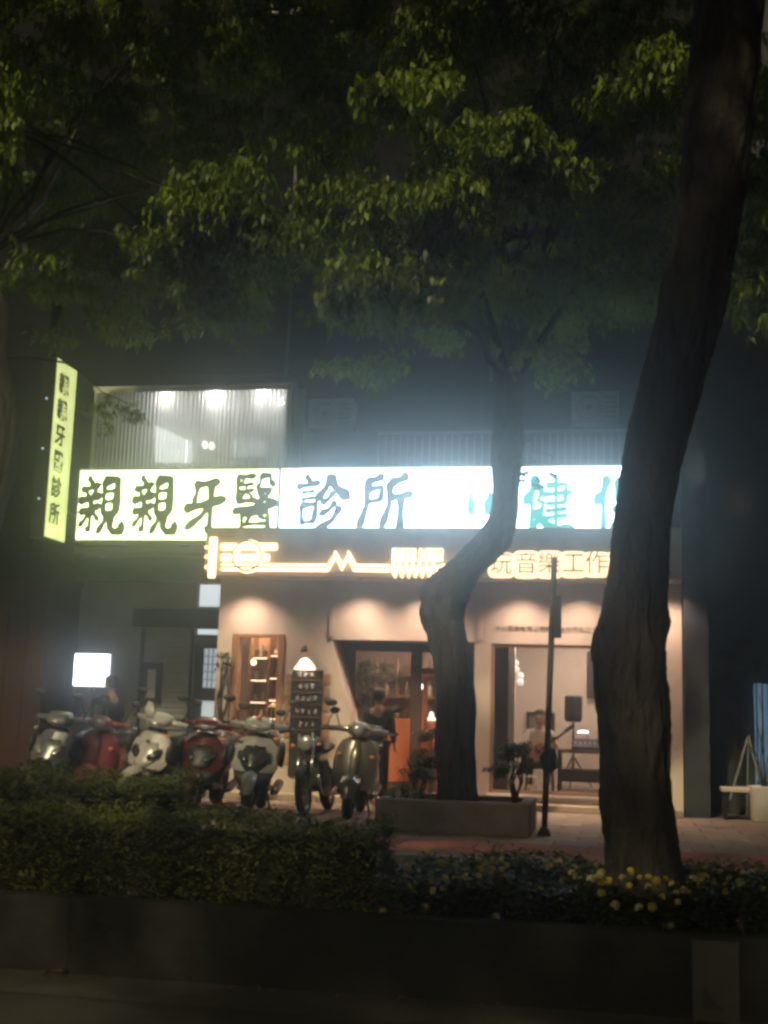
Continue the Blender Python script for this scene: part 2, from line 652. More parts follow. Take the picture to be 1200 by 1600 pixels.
# planting strip soil between hedge wall and lane
mb = MB()
mb.box(-30, 30, -12.35, -10.5, -0.2, 0.22)
tag(mb.build('planting_soil', M_soil), kind='structure')
mb = MB()
gutter = MB()
gutter.add([(-60, -13.0, ROADZ + 0.004), (60, -13.0, ROADZ + 0.004), (60, -12.5, ROADZ + 0.004), (-60, -12.5, ROADZ + 0.004)], [(0, 1, 2, 3)])
tag(gutter.build('gutter', mat('gutter_concrete', (0.05, 0.047, 0.042), 0.9, var=0.35, scale=4, bump=0.4)), kind='structure')

# ------------------------------------------------------------------ low wall of the planting strip
wall = thing('planter_wall', (2, -12.43, ROADZ), 'low dark concrete wall holding hedge and flowers beside the road', 'wall')
x = -5.0
seg = 0
while x < 9:
    L = 1.9
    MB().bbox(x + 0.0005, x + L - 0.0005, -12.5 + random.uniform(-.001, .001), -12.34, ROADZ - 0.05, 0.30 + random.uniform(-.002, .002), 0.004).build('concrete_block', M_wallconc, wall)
    x += L
    seg += 1
pz = P(1118, 1545, -12.5)
panel = MB().bbox(pz.x - 0.115, pz.x + 0.115, -12.525, -12.507, ROADZ, 0.285, 0.006).build('marker_panel', mat('marker_grey', (0.065, 0.065, 0.06), 0.8, var=0.15, scale=8), wall)
ar = MB()
ax0 = pz.x - 0.075
az0 = -0.03
ar.add([(ax0, -12.529, az0), (ax0 + 0.12, -12.529, az0 - 0.012), (ax0 + 0.05, -12.529, az0 + 0.045), (ax0 + 0.02, -12.529, az0 + 0.12)], [(0, 1, 2, 3)])
ar.build('painted_mark', M_blackplastic, panel)
# a few fallen leaves lying in the gutter
lf = leafmat('dry_leaf', (0.10, 0.06, 0.03), (0.22, 0.15, 0.07), 0.1)
for i in range(26):
    gx, gy = random.uniform(-0.4, 5), -12.52 - abs(random.gauss(0, 0.12))
    a = random.uniform(0, 6.28)
    l = random.uniform(.025, .05)
    b = MB()
    c_, s_ = math.cos(a), math.sin(a)
    z = ROADZ + 0.012
    b.add([(gx - c_ * l, gy - s_ * l, z), (gx + s_ * l * .4, gy - c_ * l * .4, z + .012), (gx + c_ * l, gy + s_ * l, z + .004), (gx - s_ * l * .4, gy + c_ * l * .4, z + .016)], [(0, 1, 2, 3)])
    tag(b.build('fallen_leaf', lf), 'small dry leaf lying in the dark gutter by the low wall', 'leaf', 'dry leaves in the gutter')

# ================================================================== SHOP BUILDING
bld = thing('shop_building', (0, 2, 0), 'plastered shop building with dental clinic upstairs and a studio shopfront', 'building')
ZT = 3.5          # top of shopfront wall / soffit


def wall_poly(name, outer, holes, y, th, material, parent):
    """wall sheet with openings: outer and holes are (x,z) loops; extruded from y to y+th"""
    bm = bmesh.new()
    loops = [outer] + holes
    edges = []
    for lp in loops:
        vs = [bm.verts.new((p[0], y, p[1])) for p in lp]
        for i in range(len(vs)):
            edges.append(bm.edges.new((vs[i], vs[(i + 1) % len(vs)])))
    bmesh.ops.triangle_fill(bm, use_beauty=True, use_dissolve=False, edges=edges)
    # drop faces inside holes
    for f in list(bm.faces):
        c = f.calc_center_median()
        for h in holes:
            inside = False
            j = len(h) - 1
            for i in range(len(h)):
                if (h[i][1] > c.z) != (h[j][1] > c.z) and c.x < (h[j][0] - h[i][0]) * (c.z - h[i][1]) / (h[j][1] - h[i][1]) + h[i][0]:
                    inside = not inside
                j = i
            if inside:
                bm.faces.remove(f)
                break
    r = bmesh.ops.extrude_face_region(bm, geom=list(bm.faces))
    for v in [g for g in r['geom'] if isinstance(g, bmesh.types.BMVert)]:
        v.co.y += th
    bmesh.ops.recalc_face_normals(bm, faces=list(bm.faces))
    return MB().frombm(bm).build(name, material, parent)


W1 = (-2.42, -1.56, 0.75, 2.58)      # display window
DR = [(-0.12, 0.16), (1.52, 0.16), (1.52, 2.52), (-0.77, 2.52)]
W2 = (1.78, 4.25, 0.22, 2.50)
front = wall_poly('front_wall', [(-2.68, 0), (4.68, 0), (4.68, ZT), (-2.68, ZT)],
                  [[(W1[0], W1[2]), (W1[1], W1[2]), (W1[1], W1[3]), (W1[0], W1[3])], DR,
                   [(W2[0], W2[2]), (W2[1], W2[2]), (W2[1], W2[3]), (W2[0], W2[3])]], 0.0, 0.22, M_plaster, bld)
# slim pilaster edges that catch the light
for xx in (-0.78, 1.6, 4.30):
    MB().bbox(xx - 0.035, xx + 0.035, -0.04, -0.003, 2.55 if xx < 4 else 0.12, 3.35, 0.006).build('wall_rib', M_plaster, bld)
# upper wall
upper = MB()
upper.box(-9.0, 5.0, 0.6, 0.9, 3.5, 22)
upper.build('upper_wall', M_tile, bld)
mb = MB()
mb.box(-2.66, 4.66, -0.62, 0.6, 3.46, 3.52)
mb.build('soffit', mat('soffit_board', (0.36, 0.31, 0.27), 0.8, var=0.1), bld)
mb = MB()
mb.box(-5.3, -2.7, 0.0, 1.6, 3.9, 4.0)
mb.build('entrance_ceiling', M_greywall, bld)
# step in front
MB().bbox(-2.6, 4.66, -0.42, 0.0, 0.0, 0.10, 0.012).build('step', mat('step_stone', (0.42, 0.34, 0.27), 0.7, var=0.15, scale=5, bump=0.2), bld)
MB().bbox(1.74, 4.28, -0.05, 0.1, 0.185, 0.222, 0.006).build('window_sill', M_white, bld)
# window frames
MB().box(W2[0], W2[1], 0.02, 0.09, W2[3] - 0.05, W2[3]).box(W2[0], W2[0] + 0.05, 0.02, 0.09, W2[2], W2[3] - 0.05).box(W2[1] - 0.05, W2[1], 0.02, 0.09, W2[2], W2[3] - 0.05).box(W2[0] + .05, W2[1] - .05, 0.02, 0.09, W2[2], W2[2] + 0.05).build('window_frame', M_wood, bld)
MB().box(W2[0] + .05, W2[1] - .05, 0.05, 0.056, W2[2] + .05, W2[3] - .05).build('window_pane', M_glass, bld)
f1 = MB()
f1.box(W1[0], W1[1], -0.03, 0.12, W1[3] - 0.05, W1[3]).box(W1[0], W1[0] + 0.12, -0.03, 0.12, W1[2], W1[3] - 0.05).box(W1[1] - 0.09, W1[1], -0.03, 0.12, W1[2], W1[3] - 0.05).box(W1[0] + .12, W1[1] - .09, -0.03, 0.12, W1[2], W1[2] + 0.05)
f1.build('window_frame', M_wood, bld)
MB().box(W1[0] + .12, W1[1] - .09, 0.05, 0.056, W1[2] + .05, W1[3] - .05).build('window_pane', M_glass, bld)

# entrance recess of the shop: glazing set back 0.55 m
RY = 0.62
rec = MB()
rec.add([(-0.77, 0.22, 2.52), (-0.77, RY, 2.52), (-0.12, RY, 0.16), (-0.12, 0.22, 0.16)], [(0, 1, 2, 3)])
rec.add([(-0.79, 0.22, 2.52), (-0.79, RY, 2.52), (-0.14, RY, 0.16), (-0.14, 0.22, 0.16)], [(3, 2, 1, 0)])
rec.build('slanted_jamb', M_plaster, bld)
MB().box(1.52, 1.60, 0.22, RY, 0.16, 2.52).build('jamb', M_plaster, bld)
MB().box(-0.9, 1.6, 0.22, RY + .02, 2.52, 2.6).build('recess_ceiling', M_darkmetal, bld)
MB().box(-0.9, 1.7, 0.0, 3.4, 0.10, 0.158).build('entrance_floor', M_slab[1], bld)
gl = MB()
fr = MB()
fr.box(-0.85, 1.52, RY, RY + 0.08, 2.38, 2.52)
fr.box(-0.72, -0.50, RY, RY + 0.08, 0.16, 2.38)
fr.box(0.42, 0.60, RY, RY + 0.08, 0.16, 2.38)
fr.box(1.40, 1.52, RY, RY + 0.08, 0.16, 2.38)
fr.box(0.60, 1.40, RY, RY + 0.08, 2.02, 2.12)
fr.box(-0.50, 0.42, RY, RY + 0.08, 0.16, 0.30)
fr.build('shopfront_frame', mat('bronze_frame', (0.12, 0.07, 0.05), 0.5, 0.2, var=0.2), bld)
MB().box(-0.50, 0.42, RY + .03, RY + .036, 0.30, 2.38).build('window_pane', M_glass, bld)
MB().box(0.60, 1.40, RY + .03, RY + .036, 2.12, 2.38).build('transom_pane', M_glass, bld)
door = MB().bbox(0.62, 1.38, RY - 0.01, RY + 0.05, 0.17, 1.28, 0.006).build('door', M_redwood, bld)
MB().box(0.62, 0.70, RY - .01, RY + .05, 1.28, 2.0).box(1.30, 1.38, RY - .01, RY + .05, 1.28, 2.0).box(0.70, 1.30, RY - .01, RY + .05, 1.93, 2.0).build('door_frame', M_redwood, door)
MB().box(0.70, 1.30, RY + .01, RY + .016, 1.28, 1.93).build('door_pane', M_glass, door)
MB().tube([(0.68, RY - .06, 0.95), (0.68, RY - .06, 1.35)], 0.012).build('door_handle', M_chrome, door)
MB().bbox(0.05, 0.44, RY - 0.03, RY - 0.004, 0.30, 1.30, 0.006).build('wood_panel', M_redwood, bld)

# rooms behind
room = MB()
# music room
room.box(1.62, 4.66, 3.6, 3.7, 0.0, 3.4)
room.box(4.60, 4.68, 0.22, 3.6, 0.0, 3.4)
room.box(1.62, 1.70, 0.22, 3.6, 0.0, 3.4)
room.build('room_wall', M_plaster_in, bld)
MB().box(1.70, 4.60, 0.22, 3.6, 3.0, 3.1).build('room_ceiling', M_plaster_in, bld)
MB().box(1.70, 4.60, 0.10, 3.6, 0.12, 0.20).build('room_floor', mat('terrazzo', (0.38, 0.32, 0.27), 0.35, var=0.35, scale=14), bld)
# cafe room
cr = MB()
cr.box(-2.68, 1.62, 3.4, 3.5, 0.0, 3.4)
cr.box(-2.70, -2.62, 0.22, 3.4, 0.0, 3.9)
cr.build('room_wall', mat('cafe_wall', (0.56, 0.42, 0.34), 0.8, var=0.15, scale=2), bld)
MB().box(-2.62, 1.62, 0.23, 3.4, 3.0, 3.1).build('room_ceiling', mat('cafe_ceiling', (0.25, 0.18, 0.13), 0.8), bld)
MB().box(-2.62, -0.9, 0.22, 3.4, 0.05, 0.16).build('room_floor', M_wood, bld)

# pavement lamps of the soffit: recessed downlights
warm = (1.0, 0.69, 0.50)
for i, (xx, e) in enumerate(((-2.15, 235), (-0.25, 200), (0.75, 200), (2.25, 195), (3.15, 195), (4.48, 200))):
    dl = thing('downlight', (xx, -0.44, 3.46), ('recessed round downlight in the soffit above the ' + ['display window', 'left half of the shop entrance', 'right half of the shop entrance', 'left half of the music room window', 'right half of the music room window', 'far right wall end'][i]), 'downlight', 'downlights under the shop fascia')
    MB().torus((xx, -0.44, 3.455), 0.055, 0.012, 'z', 20, 8).build('trim_ring', M_chrome, dl, True)
    MB().disc((xx, -0.44, 3.457), 0.045, 0.004, 'z').build('bulb', emit('lamp_warm', warm, 12), dl)
    l = bpy.data.lights.new('downlight_lamp', 'SPOT')
    l.energy = e
    l.color = warm
    l.spot_size = math.radians(126)
    l.spot_blend = 1.0
    l.shadow_soft_size = 0.10
    lo = bpy.data.objects.new('downlight_lamp', l)
    COL.objects.link(lo)
    lo.parent = dl
    lo.location = (0, 0, -0.02)
    lo.rotation_euler = (math.radians(3), 0, 0)

# ------------------------------------------------------------------ fascia with halo-lit guitar sign
FY = -0.62
a = P(322, 836, FY)
FX0 = a.x
FZ1 = 4.24
FZ0 = 3.49
fas = thing('fascia_sign', (1, FY, FZ0), 'long brown fascia with warm halo-lit guitar strings, sound hole ring and studio lettering', 'sign')
MB().bbox(FX0, 4.66, FY, 0.0, FZ0 + 0.033, FZ1, 0.01).build('fascia_board', M_fascia, fas)
HALO = emit('halo_led', (1.0, 0.62, 0.28), 6.5)
HALO2 = emit('halo_led_text', (1.0, 0.64, 0.30), 4.5)
LFACE = mat('letter_face', (0.16, 0.09, 0.05), 0.5, var=0.05)
LDARK = mat('string_metal', (0.10, 0.055, 0.03), 0.6, 0.1, var=0.1)


def strip(path, wid, y, name, material, parent=fas):
    m_ = MB()
    m_.tube([(p[0], y, p[1]) for p in path], wid, 6)
    return m_.build(name, material, parent)


def Q(u, v):
    p = P(u, v, FY - 0.03)
    return (p.x, p.z)


# nut bar at the left end
p0, p1 = Q(334, 840), Q(334, 903)
MB().box(p0[0] - 0.055, p0[0] + 0.055, FY - 0.06, FY - 0.02, p1[1], p0[1]).build('nut_bar', emit('nut_led', (1.0, 0.72, 0.36), 4.0), fas)
for v in (855, 870, 886):
    q = Q(324, v)
    MB().ball((q[0] - 0.02, FY - 0.03, q[1]), 0.028).build('tuning_peg', emit('peg_led', (1.0, 0.66, 0.3), 3.0), fas, True)
# strings: lit bar behind, dark thin strip in front
for (u0, u1, v) in ((346, 432, 854), (346, 420, 871)):
    strip([Q(u0, v), Q(u1, v)], 0.055, FY - 0.012, 'string_light', HALO)
yM, yW = 886, 889
mpath = [(346, 886), (512, 887), (524, 866), (534, 886), (544, 866), (554, 887), (608, 888)]
wav = [(608, 888)]
for i in range(14):
    wav.append((612 + i * 5.3, 897 if i % 2 else 880))
wav += [(688, 889), (702, 886), (730, 872), (770, 868)]
mp = [Q(*p) for p in mpath]
wp = [Q(*p) for p in wav]
strip(mp, 0.062, FY - 0.006, 'string_light', HALO)
strip(mp, 0.017, FY - 0.09, 'string', LDARK)
strip(wp, 0.07, FY - 0.006, 'string_light', HALO)
strip(wp, 0.020, FY - 0.10, 'string', LDARK)
c = Q(387, 869)
MB().torus((c[0], FY - 0.01, c[1]), 0.215, 0.05, 'y', 36, 8, 0.5).build('sound_hole_light', HALO, fas, True)
MB().torus((c[0], FY - 0.085, c[1]), 0.235, 0.017, 'y', 36, 6).build('sound_hole_ring', LDARK, fas, True)
PAD = emit('letter_pad_led', (1.0, 0.68, 0.36), 2.3, 0.3)
for (t, u, v, sz, w_) in (('卡比', 631, 868, 0.20, .19), ('吉他', 673, 868, 0.20, .19)):
    q = Q(u, v)
    MB().bbox(q[0] - w_, q[0] + w_, FY - 0.035, FY - 0.004, q[1] - .085, q[1] + .115, .014).build('letter_light', emit('letter_pad_bright', (1.0, 0.74, 0.44), 2.6), fas)
    tm = text_mb(t, sz, -0.001, 0.004)
    tm.xform(frame_mtx((q[0], FY - 0.05, q[1] + .02), (1, 0, 0), (0, 0, 1)))
    tm.build('letter', mat('letter_cream', (0.75, 0.6, 0.42), .5), fas)
for (t, u, v) in (('玩', 783, 883), ('音', 822, 882), ('樂', 858, 882), ('工', 896, 882), ('作', 932, 882), ('室', 968, 882)):
    q = Q(u, v)
    h_ = random.uniform(.19, .225)
    MB().loft([(FY - .035 - .002 * (u % 5), q[0], q[1], .185, h_ - .02), (FY - .004, q[0], q[1], .205, h_)], 'y', 20, 4.5).build('letter_light', PAD, fas)
    tm = text_mb(t, 0.36, -0.002, 0.006)
    tm.xform(frame_mtx((q[0], FY - 0.05, q[1]), (1, 0, 0), (0, 0, 1)))
    tm.build('letter', LFACE, fas)
# company lettering on the wall above the music room window
q = P(868, 984, 0.0)
tm = text_mb('卡比音樂有限公司附設台北市私立卡比音樂', 0.10, 0.0, 0.003)
tm.xform(frame_mtx((q.x, -0.006, q.z), (1, 0, 0), (0, 0, 1)))
tm.build('wall_lettering', mat('wall_letter_brown', (0.16, 0.10, 0.07), 0.6), bld)

# ------------------------------------------------------------------ light box signs above
SY = -0.42
YEL = emit('yellow_lightbox', (0.84, 1.0, 0.46), 5.0, 0.12)
WHT = emit('white_lightbox', (0.60, 0.85, 1.0), 12.0, 0.06)
M_alu = mat('aluminium_trim', (0.45, 0.47, 0.42), 0.4, 0.7, var=0.1)
xa, xb, xc = P(121, 790, SY).x, P(436, 790, SY).x, P(1012, 790, SY).x
z0, z1 = 4.03, 5.25


def lightbox(name, x0, x1, z0, z1, face, label):
    t = thing(name, ((x0 + x1) / 2, SY + 0.2, z0), label, 'sign')
    MB().box(x0 + .02, x1 - .02, SY, SY + 0.03, z0 + .03, z1 - .03).build('lit_face', face, t)
    MB().box(x0, x1, SY + 0.03, SY + 0.42, z0, z1).build('cabinet', M_alu, t)
    f = MB()
    f.box(x0, x1, SY - 0.02, SY + .03, z1 - .03, z1).box(x0, x1, SY - .02, SY + .03, z0, z0 + .03)
    f.box(x0, x0 + .02, SY - .02, SY + .03, z0 + .03, z1 - .03).box(x1 - .02, x1, SY - .02, SY + .03, z0 + .03, z1 - .03)
    f.build('trim_frame', M_alu, t)
    return t


ybox = lightbox('lightbox_sign', xa, xb - 0.005, z0, z1, YEL, 'yellow-green lit sign box with four large dark brush characters, left of the white sign')
wbox = lightbox('lightbox_sign', xb + 0.005, xc, z0, z1, WHT, 'bright white lit sign box with grey and turquoise characters')


def place_char(key, u0, u1, v0, v1, material, parent, wt=1.7):
    a, b = P(u0, v0, SY), P(u1, v1, SY)
    brush_mb(key, a.x, b.z, b.x - a.x, a.z - b.z, SY - 0.001, .004, wt).build('character', material, parent)


place_char('qin', 127, 188, 746, 834, M_letter, ybox)
place_char('qin', 210, 271, 745, 834, M_letter, ybox)
place_char('ya', 291, 350, 748, 832, M_letter, ybox)
place_char('yi', 368, 430, 740, 836, M_letter, ybox)
place_char('zhen', 464, 538, 742, 827, M_letter2, wbox, 2.1)
place_char('suo', 566, 637, 742, 827, M_letter2, wbox, 2.1)
TEAL = emit('turquoise_film', (0.0, 0.66, 0.52), 0.62)
place_char('jian', 822, 893, 745, 833, TEAL, wbox)
place_char('bao', 932, 1004, 745, 833, TEAL, wbox)
# emblem left of the turquoise characters
e = MB()


def epoly(pts):
    q_ = [P(u, v, SY) for u, v in pts]
    n_ = len(q_)
    e.add([(q.x, SY - .006, q.z) for q in q_] + [(q.x, SY - .0005, q.z) for q in q_], [tuple(range(n_ - 1, -1, -1))] + [(i, (i + 1) % n_, n_ + (i + 1) % n_, n_ + i) for i in range(n_)])


epoly([(733, 768), (738, 768), (739, 778), (742, 784), (742, 787), (756, 787), (757, 782), (761, 777), (763, 767), (768, 767), (770, 778), (774, 784), (774, 805), (756, 805), (756, 791), (742, 791), (742, 805), (730, 805), (730, 784), (732, 778)])
e.build('emblem', TEAL, wbox)

# vertical projecting sign at the far left
VX = -5.24
vs = thing('projecting_sign', (VX - 0.12, -0.9, 3.98), 'tall narrow yellow-green lit sign projecting from the facade at far left', 'sign')
vz0, vz1 = 3.98, 6.95
YF, YB = -1.25, -0.50
MB().box(VX - 0.24, VX - 0.006, YF, YB, vz0, vz1).build('cabinet', mat('sign_cabinet', (0.09, 0.085, 0.07), 0.5, 0.3), vs)
MB().box(VX - 0.006, VX + 0.012, YF + .02, YB - .02, vz0 + .02, vz1 - .02).build('lit_face', emit('vertical_lightbox', (0.80, 0.88, 0.34), 1.15, 0.35), vs)
for i, ch in enumerate('親親牙醫診所'):
    tm = text_mb(ch, 0.37, 0.010, 0.003)
    tm.xform(frame_mtx((VX + 0.016, -0.97, vz1 - 0.42 - i * 0.43), (0, 1, 0), (0, 0, 1)))
    tm.build('character', mat('vsign_letter', (0.16, 0.17, 0.06), 0.7), vs)
for z_ in (6.3, 4.5):
    MB().box(VX - .1, VX - .05, YB, 0.6, z_, z_ + .06).build('bracket', M_darkmetal, vs)
for z in (4.6, 5.42, 6.25):
    MB().ball((VX - 0.13, YF - 0.012, z), 0.022).build('indicator_lamp', emit('small_cool', (0.6, 0.85, 1.0), 0.7), vs, True)

# ------------------------------------------------------------------ clinic entrance, left
EY = 0.9
ent = wall_poly('entrance_wall', [(-6.0, 0), (-2.72, 0), (-2.72, 3.9), (-6.0, 3.9)],
                [[(-3.38, 0.0), (-2.80, 0.0), (-2.80, 2.72), (-3.38, 2.72)], [(-3.38, 3.08), (-2.80, 3.08), (-2.80, 3.50), (-3.38, 3.50)]], EY, 0.12, M_greywall, bld)
COOL = emit('cool_window', (0.72, 0.85, 0.92), 0.55, 0.15)
MB().box(-3.36, -2.82, EY + .05, EY + .06, 3.10, 3.48).build('transom_pane', emit('cool_transom', (0.80, 0.90, 0.95), 0.95, 0.1), bld)
MB().box(-3.36, -2.82, EY + .05, EY + .06, 2.62, 2.71).build('transom_pane', emit('cool_transom', (0.80, 0.90, 0.95), 0.95), bld)
cdoor = MB()
cdoor.box(-3.38, -3.22, EY + .02, EY + .08, 0.02, 2.60).box(-2.90, -2.80, EY + .02, EY + .08, 0.02, 2.60).box(-3.22, -2.90, EY + .02, EY + .08, 2.38, 2.60).box(-3.22, -2.90, EY + .02, EY + .08, 1.50, 1.72).box(-3.22, -2.90, EY + .02, EY + .08, 0.02, 0.35)
cdoor = cdoor.build('clinic_door', M_darkmetal, bld)
MB().box(-3.22, -2.90, EY + .05, EY + .06, 1.72, 2.38).build('door_pane', COOL, cdoor)
MB().box(-3.22, -2.90, EY + .05, EY + .06, 0.35, 1.50).build('door_pane', COOL, cdoor)
gr = MB()
for i in range(1, 4):
    gr.box(-3.22 + i * .08 - .006, -3.22 + i * .08 + .006, EY + .03, EY + .045, 1.72, 2.38)
for i in range(1, 5):
    gr.box(-3.22, -2.90, EY + .022, EY + .030, 1.72 + i * .132 - .006, 1.72 + i * .132 + .006)
gr.build('door_grille', M_darkmetal, cdoor)
# tiled clinic wall: slatted shutter with lath pieces
for i in range(18):
    z = 1.0 + i * 0.088
    MB().bbox(-4.28, -3.44, EY - 0.035, EY - 0.004, z, z + 0.078, 0.008).build('shutter_slat', mat('shutter_metal', (0.30, 0.31, 0.29), 0.45, 0.4, var=0.1), bld)
MB().bbox(-4.34, -4.28, EY - .06, EY - .002, 0.0, 2.7, 0.006).build('shutter_rail', M_darkmetal, bld)
MB().bbox(-3.44, -3.40, EY - .06, EY - .002, 0.0, 2.7, 0.006).build('shutter_rail', M_darkmetal, bld)
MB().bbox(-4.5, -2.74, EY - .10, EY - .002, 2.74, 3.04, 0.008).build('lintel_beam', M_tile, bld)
nb = thing('notice_board', (-4.1, EY - .08, 1.45), 'narrow dark notice board with pale sheet on the clinic shutter', 'notice board')
MB().bbox(-4.26, -3.92, EY - .08, EY - .04, 1.42, 2.12, 0.006).build('board', M_darkmetal, nb)
MB().box(-4.17, -4.02, EY - .088, EY - .083, 1.52, 2.0).build('sheet', mat('paper', (0.5, 0.52, 0.5), 0.7), nb)
# square lit box sign on the left
q0, q1 = P(116, 1020, 0.3), P(170, 1074, 0.3)
sq = thing('square_lightbox', ((q0.x + q1.x) / 2, 0.4, q1.z), 'small square blank white lit box sign above the pink scooter', 'sign')
MB().bbox(q0.x, q1.x, 0.32, 0.50, q1.z, q0.z, 0.02).build('cabinet', M_white, sq)
MB().bbox(q0.x + .015, q1.x - .015, 0.30, 0.318, q1.z + .015, q0.z - .015, 0.008).build('lit_face', emit('square_light', (0.82, 0.92, 1.0), 6.0), sq)
MB().tube([((q0.x + q1.x) / 2, 0.42, q1.z), ((q0.x + q1.x) / 2, 0.42, 0.0)], 0.03).build('post', M_darkmetal, sq)
# left side wall of entrance and brown neighbour
lb = thing('brown_building', (-8, 0.5, 0), 'dark reddish brown tiled neighbouring building at the left edge', 'building')
q = P(68, 1050, -0.3)
MB().box(-14, q.x, -0.3, 0.9, 0, 3.42).build('column', M_brown, lb)
MB().box(-14, q.x + 0.05, -0.38, 0.9, 3.42, 3.75).build('beam', M_tile, lb)
MB().box(-14, -6.2, 0.3, 2, 3.75, 16).build('upper_wall', M_tile, lb)
for i in range(9):
    MB().box(q.x - .004, q.x + 0.008, -0.29, 0.89, 0.36 * i + 0.02, 0.36 * i + 0.345).build('tile', M_brown, lb)
for i in range(9):
    for j in range(3):
        MB().box(q.x - 0.34 * (j + 1) + .01, q.x - 0.34 * j - .006, -0.312, -0.302, 0.36 * i + 0.02, 0.36 * i + 0.345).build('tile', M_brown, lb)

# ------------------------------------------------------------------ second floor behind corrugated screen
cor = thing('corrugated_screen', (-3.4, -0.2, 5.3), 'translucent corrugated screen glowing above the yellow sign', 'screen')
xs0, xs1 = P(146, 670, -0.2).x, P(446, 670, -0.2).x
M_cor = frosted('polycarbonate', (0.86, 0.87, 0.84), 0.26)
npan = 4
zt = P(300, 611, -0.2).z
for k in range(npan):
    a_, b_ = xs0 + (xs1 - xs0) * k / npan, xs0 + (xs1 - xs0) * (k + 1) / npan - 0.012
    m_ = MB()
    n = 72
    vv = []
    for i in range(n + 1):
        xx = a_ + (b_ - a_) * i / n
        yy = -0.2 + 0.022 * math.sin(2 * PI * i / 6.0)
        vv += [(xx, yy, 5.27), (xx, yy, zt)]
    m_.add(vv, [(2 * i, 2 * i + 2, 2 * i + 3, 2 * i + 1) for i in range(n)])
    m_.build('corrugated_sheet', M_cor, cor, True)
MB().box(xs0 - .04, xs1 + .06, -0.16, -0.10, zt, zt + 0.08).box(xs0 - .04, xs0, -0.16, -.1, 5.27, zt).box(xs1 + .01, xs1 + .06, -0.25, -.1, 5.27, zt).build('screen_frame', M_alu, cor)
rm = MB()
rm.box(xs0 - .1, xs1 + .1, 0.55, 0.6, 5.2, zt + .2)
rm.box(xs0 - .1, xs1 + .1, -0.1, 0.55, zt + 0.08, zt + .14)
rm.box(xs1 + .06, xs1 + .1, -0.1, 0.55, 5.2, zt + .08)
rm.build('balcony_lining', mat('balcony_white', (0.58, 0.59, 0.58), 0.8, var=0.08), bld)
for i, (u, v) in enumerate(((262, 619), (340, 614), (413, 614), (440, 626))):
    q = P(u, v + 3, -0.02)
    sp = thing('spot_lamp', (q.x, -0.02, q.z), 'small bright ceiling spot behind the corrugated screen, number %s from the left' % ['one', 'two', 'three', 'four'][i], 'lamp', 'spots behind the screen')
    r = (0.055, 0.075, 0.055, 0.03)[i]
    MB().ball((q.x, -0.02, q.z), (r, r * .6, r * .45)).build('bulb', emit('spot_white', (1.0, 0.97, 0.92), 190), sp, True)
    MB().tube([(q.x, -0.02, q.z + r * .3), (q.x, -0.02, zt + 0.1)], 0.012).build('stem', M_darkmetal, sp)
tl = thing('reflection_panel', tuple(P(260, 690, 0.3)), 'slanting white panel glowing in place of a reflection behind the corrugated screen', 'lamp')
a, b = P(242, 664, 0.35), P(298, 690, 0.35)
c, d = P(298, 722, 0.35), P(242, 722, 0.35)
MB().add([(p.x, y, p.z) for y in (0.35, 0.40) for p in (a, b, c, d)], [(3, 2, 1, 0), (4, 5, 6, 7), (0, 1, 5, 4), (1, 2, 6, 5), (2, 3, 7, 6), (3, 0, 4, 7)]).build('diffuser', emit('panel_white', (0.95, 0.98, 1.0), 2.4), tl)  # glows by itself to stand in for a bright reflection
for i, (u, v) in enumerate(((320, 695), (331, 697))):
    q = P(u, v, 0.2)
    gb = tag(MB().ball((q.x, 0.2, q.z), (0.05, 0.05, 0.075)).build('globe_bulb', emit('globe_soft', (1.0, 0.95, 0.88), 6), None, True), ('left' if i == 0 else 'right') + ' one of two glowing bulbs low behind the corrugated screen', 'bulb', 'bulbs behind the screen')
ac = thing('louvre_unit', tuple(P(390, 715, 0.3)), 'pale louvred unit behind the right part of the corrugated screen', 'louvre')
for j, v in enumerate((690, 697, 704, 711)):
    a, b = P(362, v, 0.3), P(416, v - 1, 0.3)
    MB().box(a.x, b.x, 0.28, 0.34, a.z - .03, a.z + .01).build('louvre', emit('louvre_glow', (0.9, 0.95, 1.0), 0.8), ac)  # slats glow by themselves, the light on them put into the colour
MB().box(a.x, b.x, 0.345, 0.40, P(390, 716, .3).z, P(390, 686, .3).z).build('housing', M_white, ac)

# balcony railing and dim windows of the second floor
M_rail = mat('railing_grey', (.10, .105, .105), .9, 0, spec=.05)
rail = thing('balcony_railing', (1, 0.2, 5.3), 'dim vertical-bar balcony railing above the white sign', 'railing')
ra, rb = P(592, 700, 0.1), P(980, 700, 0.1)
rz1 = P(600, 680, 0.1).z
for i in range(34):
    xx = ra.x + (rb.x - ra.x) * i / 33
    MB().box(xx - .012, xx + .012, 0.088, 0.112, 5.2, rz1).build('bar', M_rail, rail)
MB().box(ra.x - .03, rb.x + .03, 0.07, 0.13, rz1, rz1 + .05).build('handrail', M_rail, rail)
MB().box(-1.6, 4.66, -0.1, 0.6, 5.1, 5.2).build('balcony_slab', M_concrete, bld)


def up_window(x0, x1, z0, z1, lit=None):
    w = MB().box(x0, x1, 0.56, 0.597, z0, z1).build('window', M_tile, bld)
    MB().box(x0 + .05, (x0 + x1) / 2 - .02, 0.545, 0.558, z0 + .05, z1 - .05).build('pane', lit or mat('dark_pane', (0.008, 0.009, 0.010), 0.9, var=0.1, spec=0.0), w)
    MB().box((x0 + x1) / 2 + .02, x1 - .05, 0.545, 0.558, z0 + .05, z1 - .05).build('pane', lit or MATS['dark_pane'], w)
    return w


for fl in range(4):
    for j in range(4):
        zz = 5.5 + fl * 3.0
        x0 = -4.6 + j * 2.3
        if fl == 0 and j < 2:
            continue
        if fl == 3 and j == 1:
            continue
        up_window(x0, x0 + 1.5, zz + (0.0 if fl else 0.05), zz + 1.5)
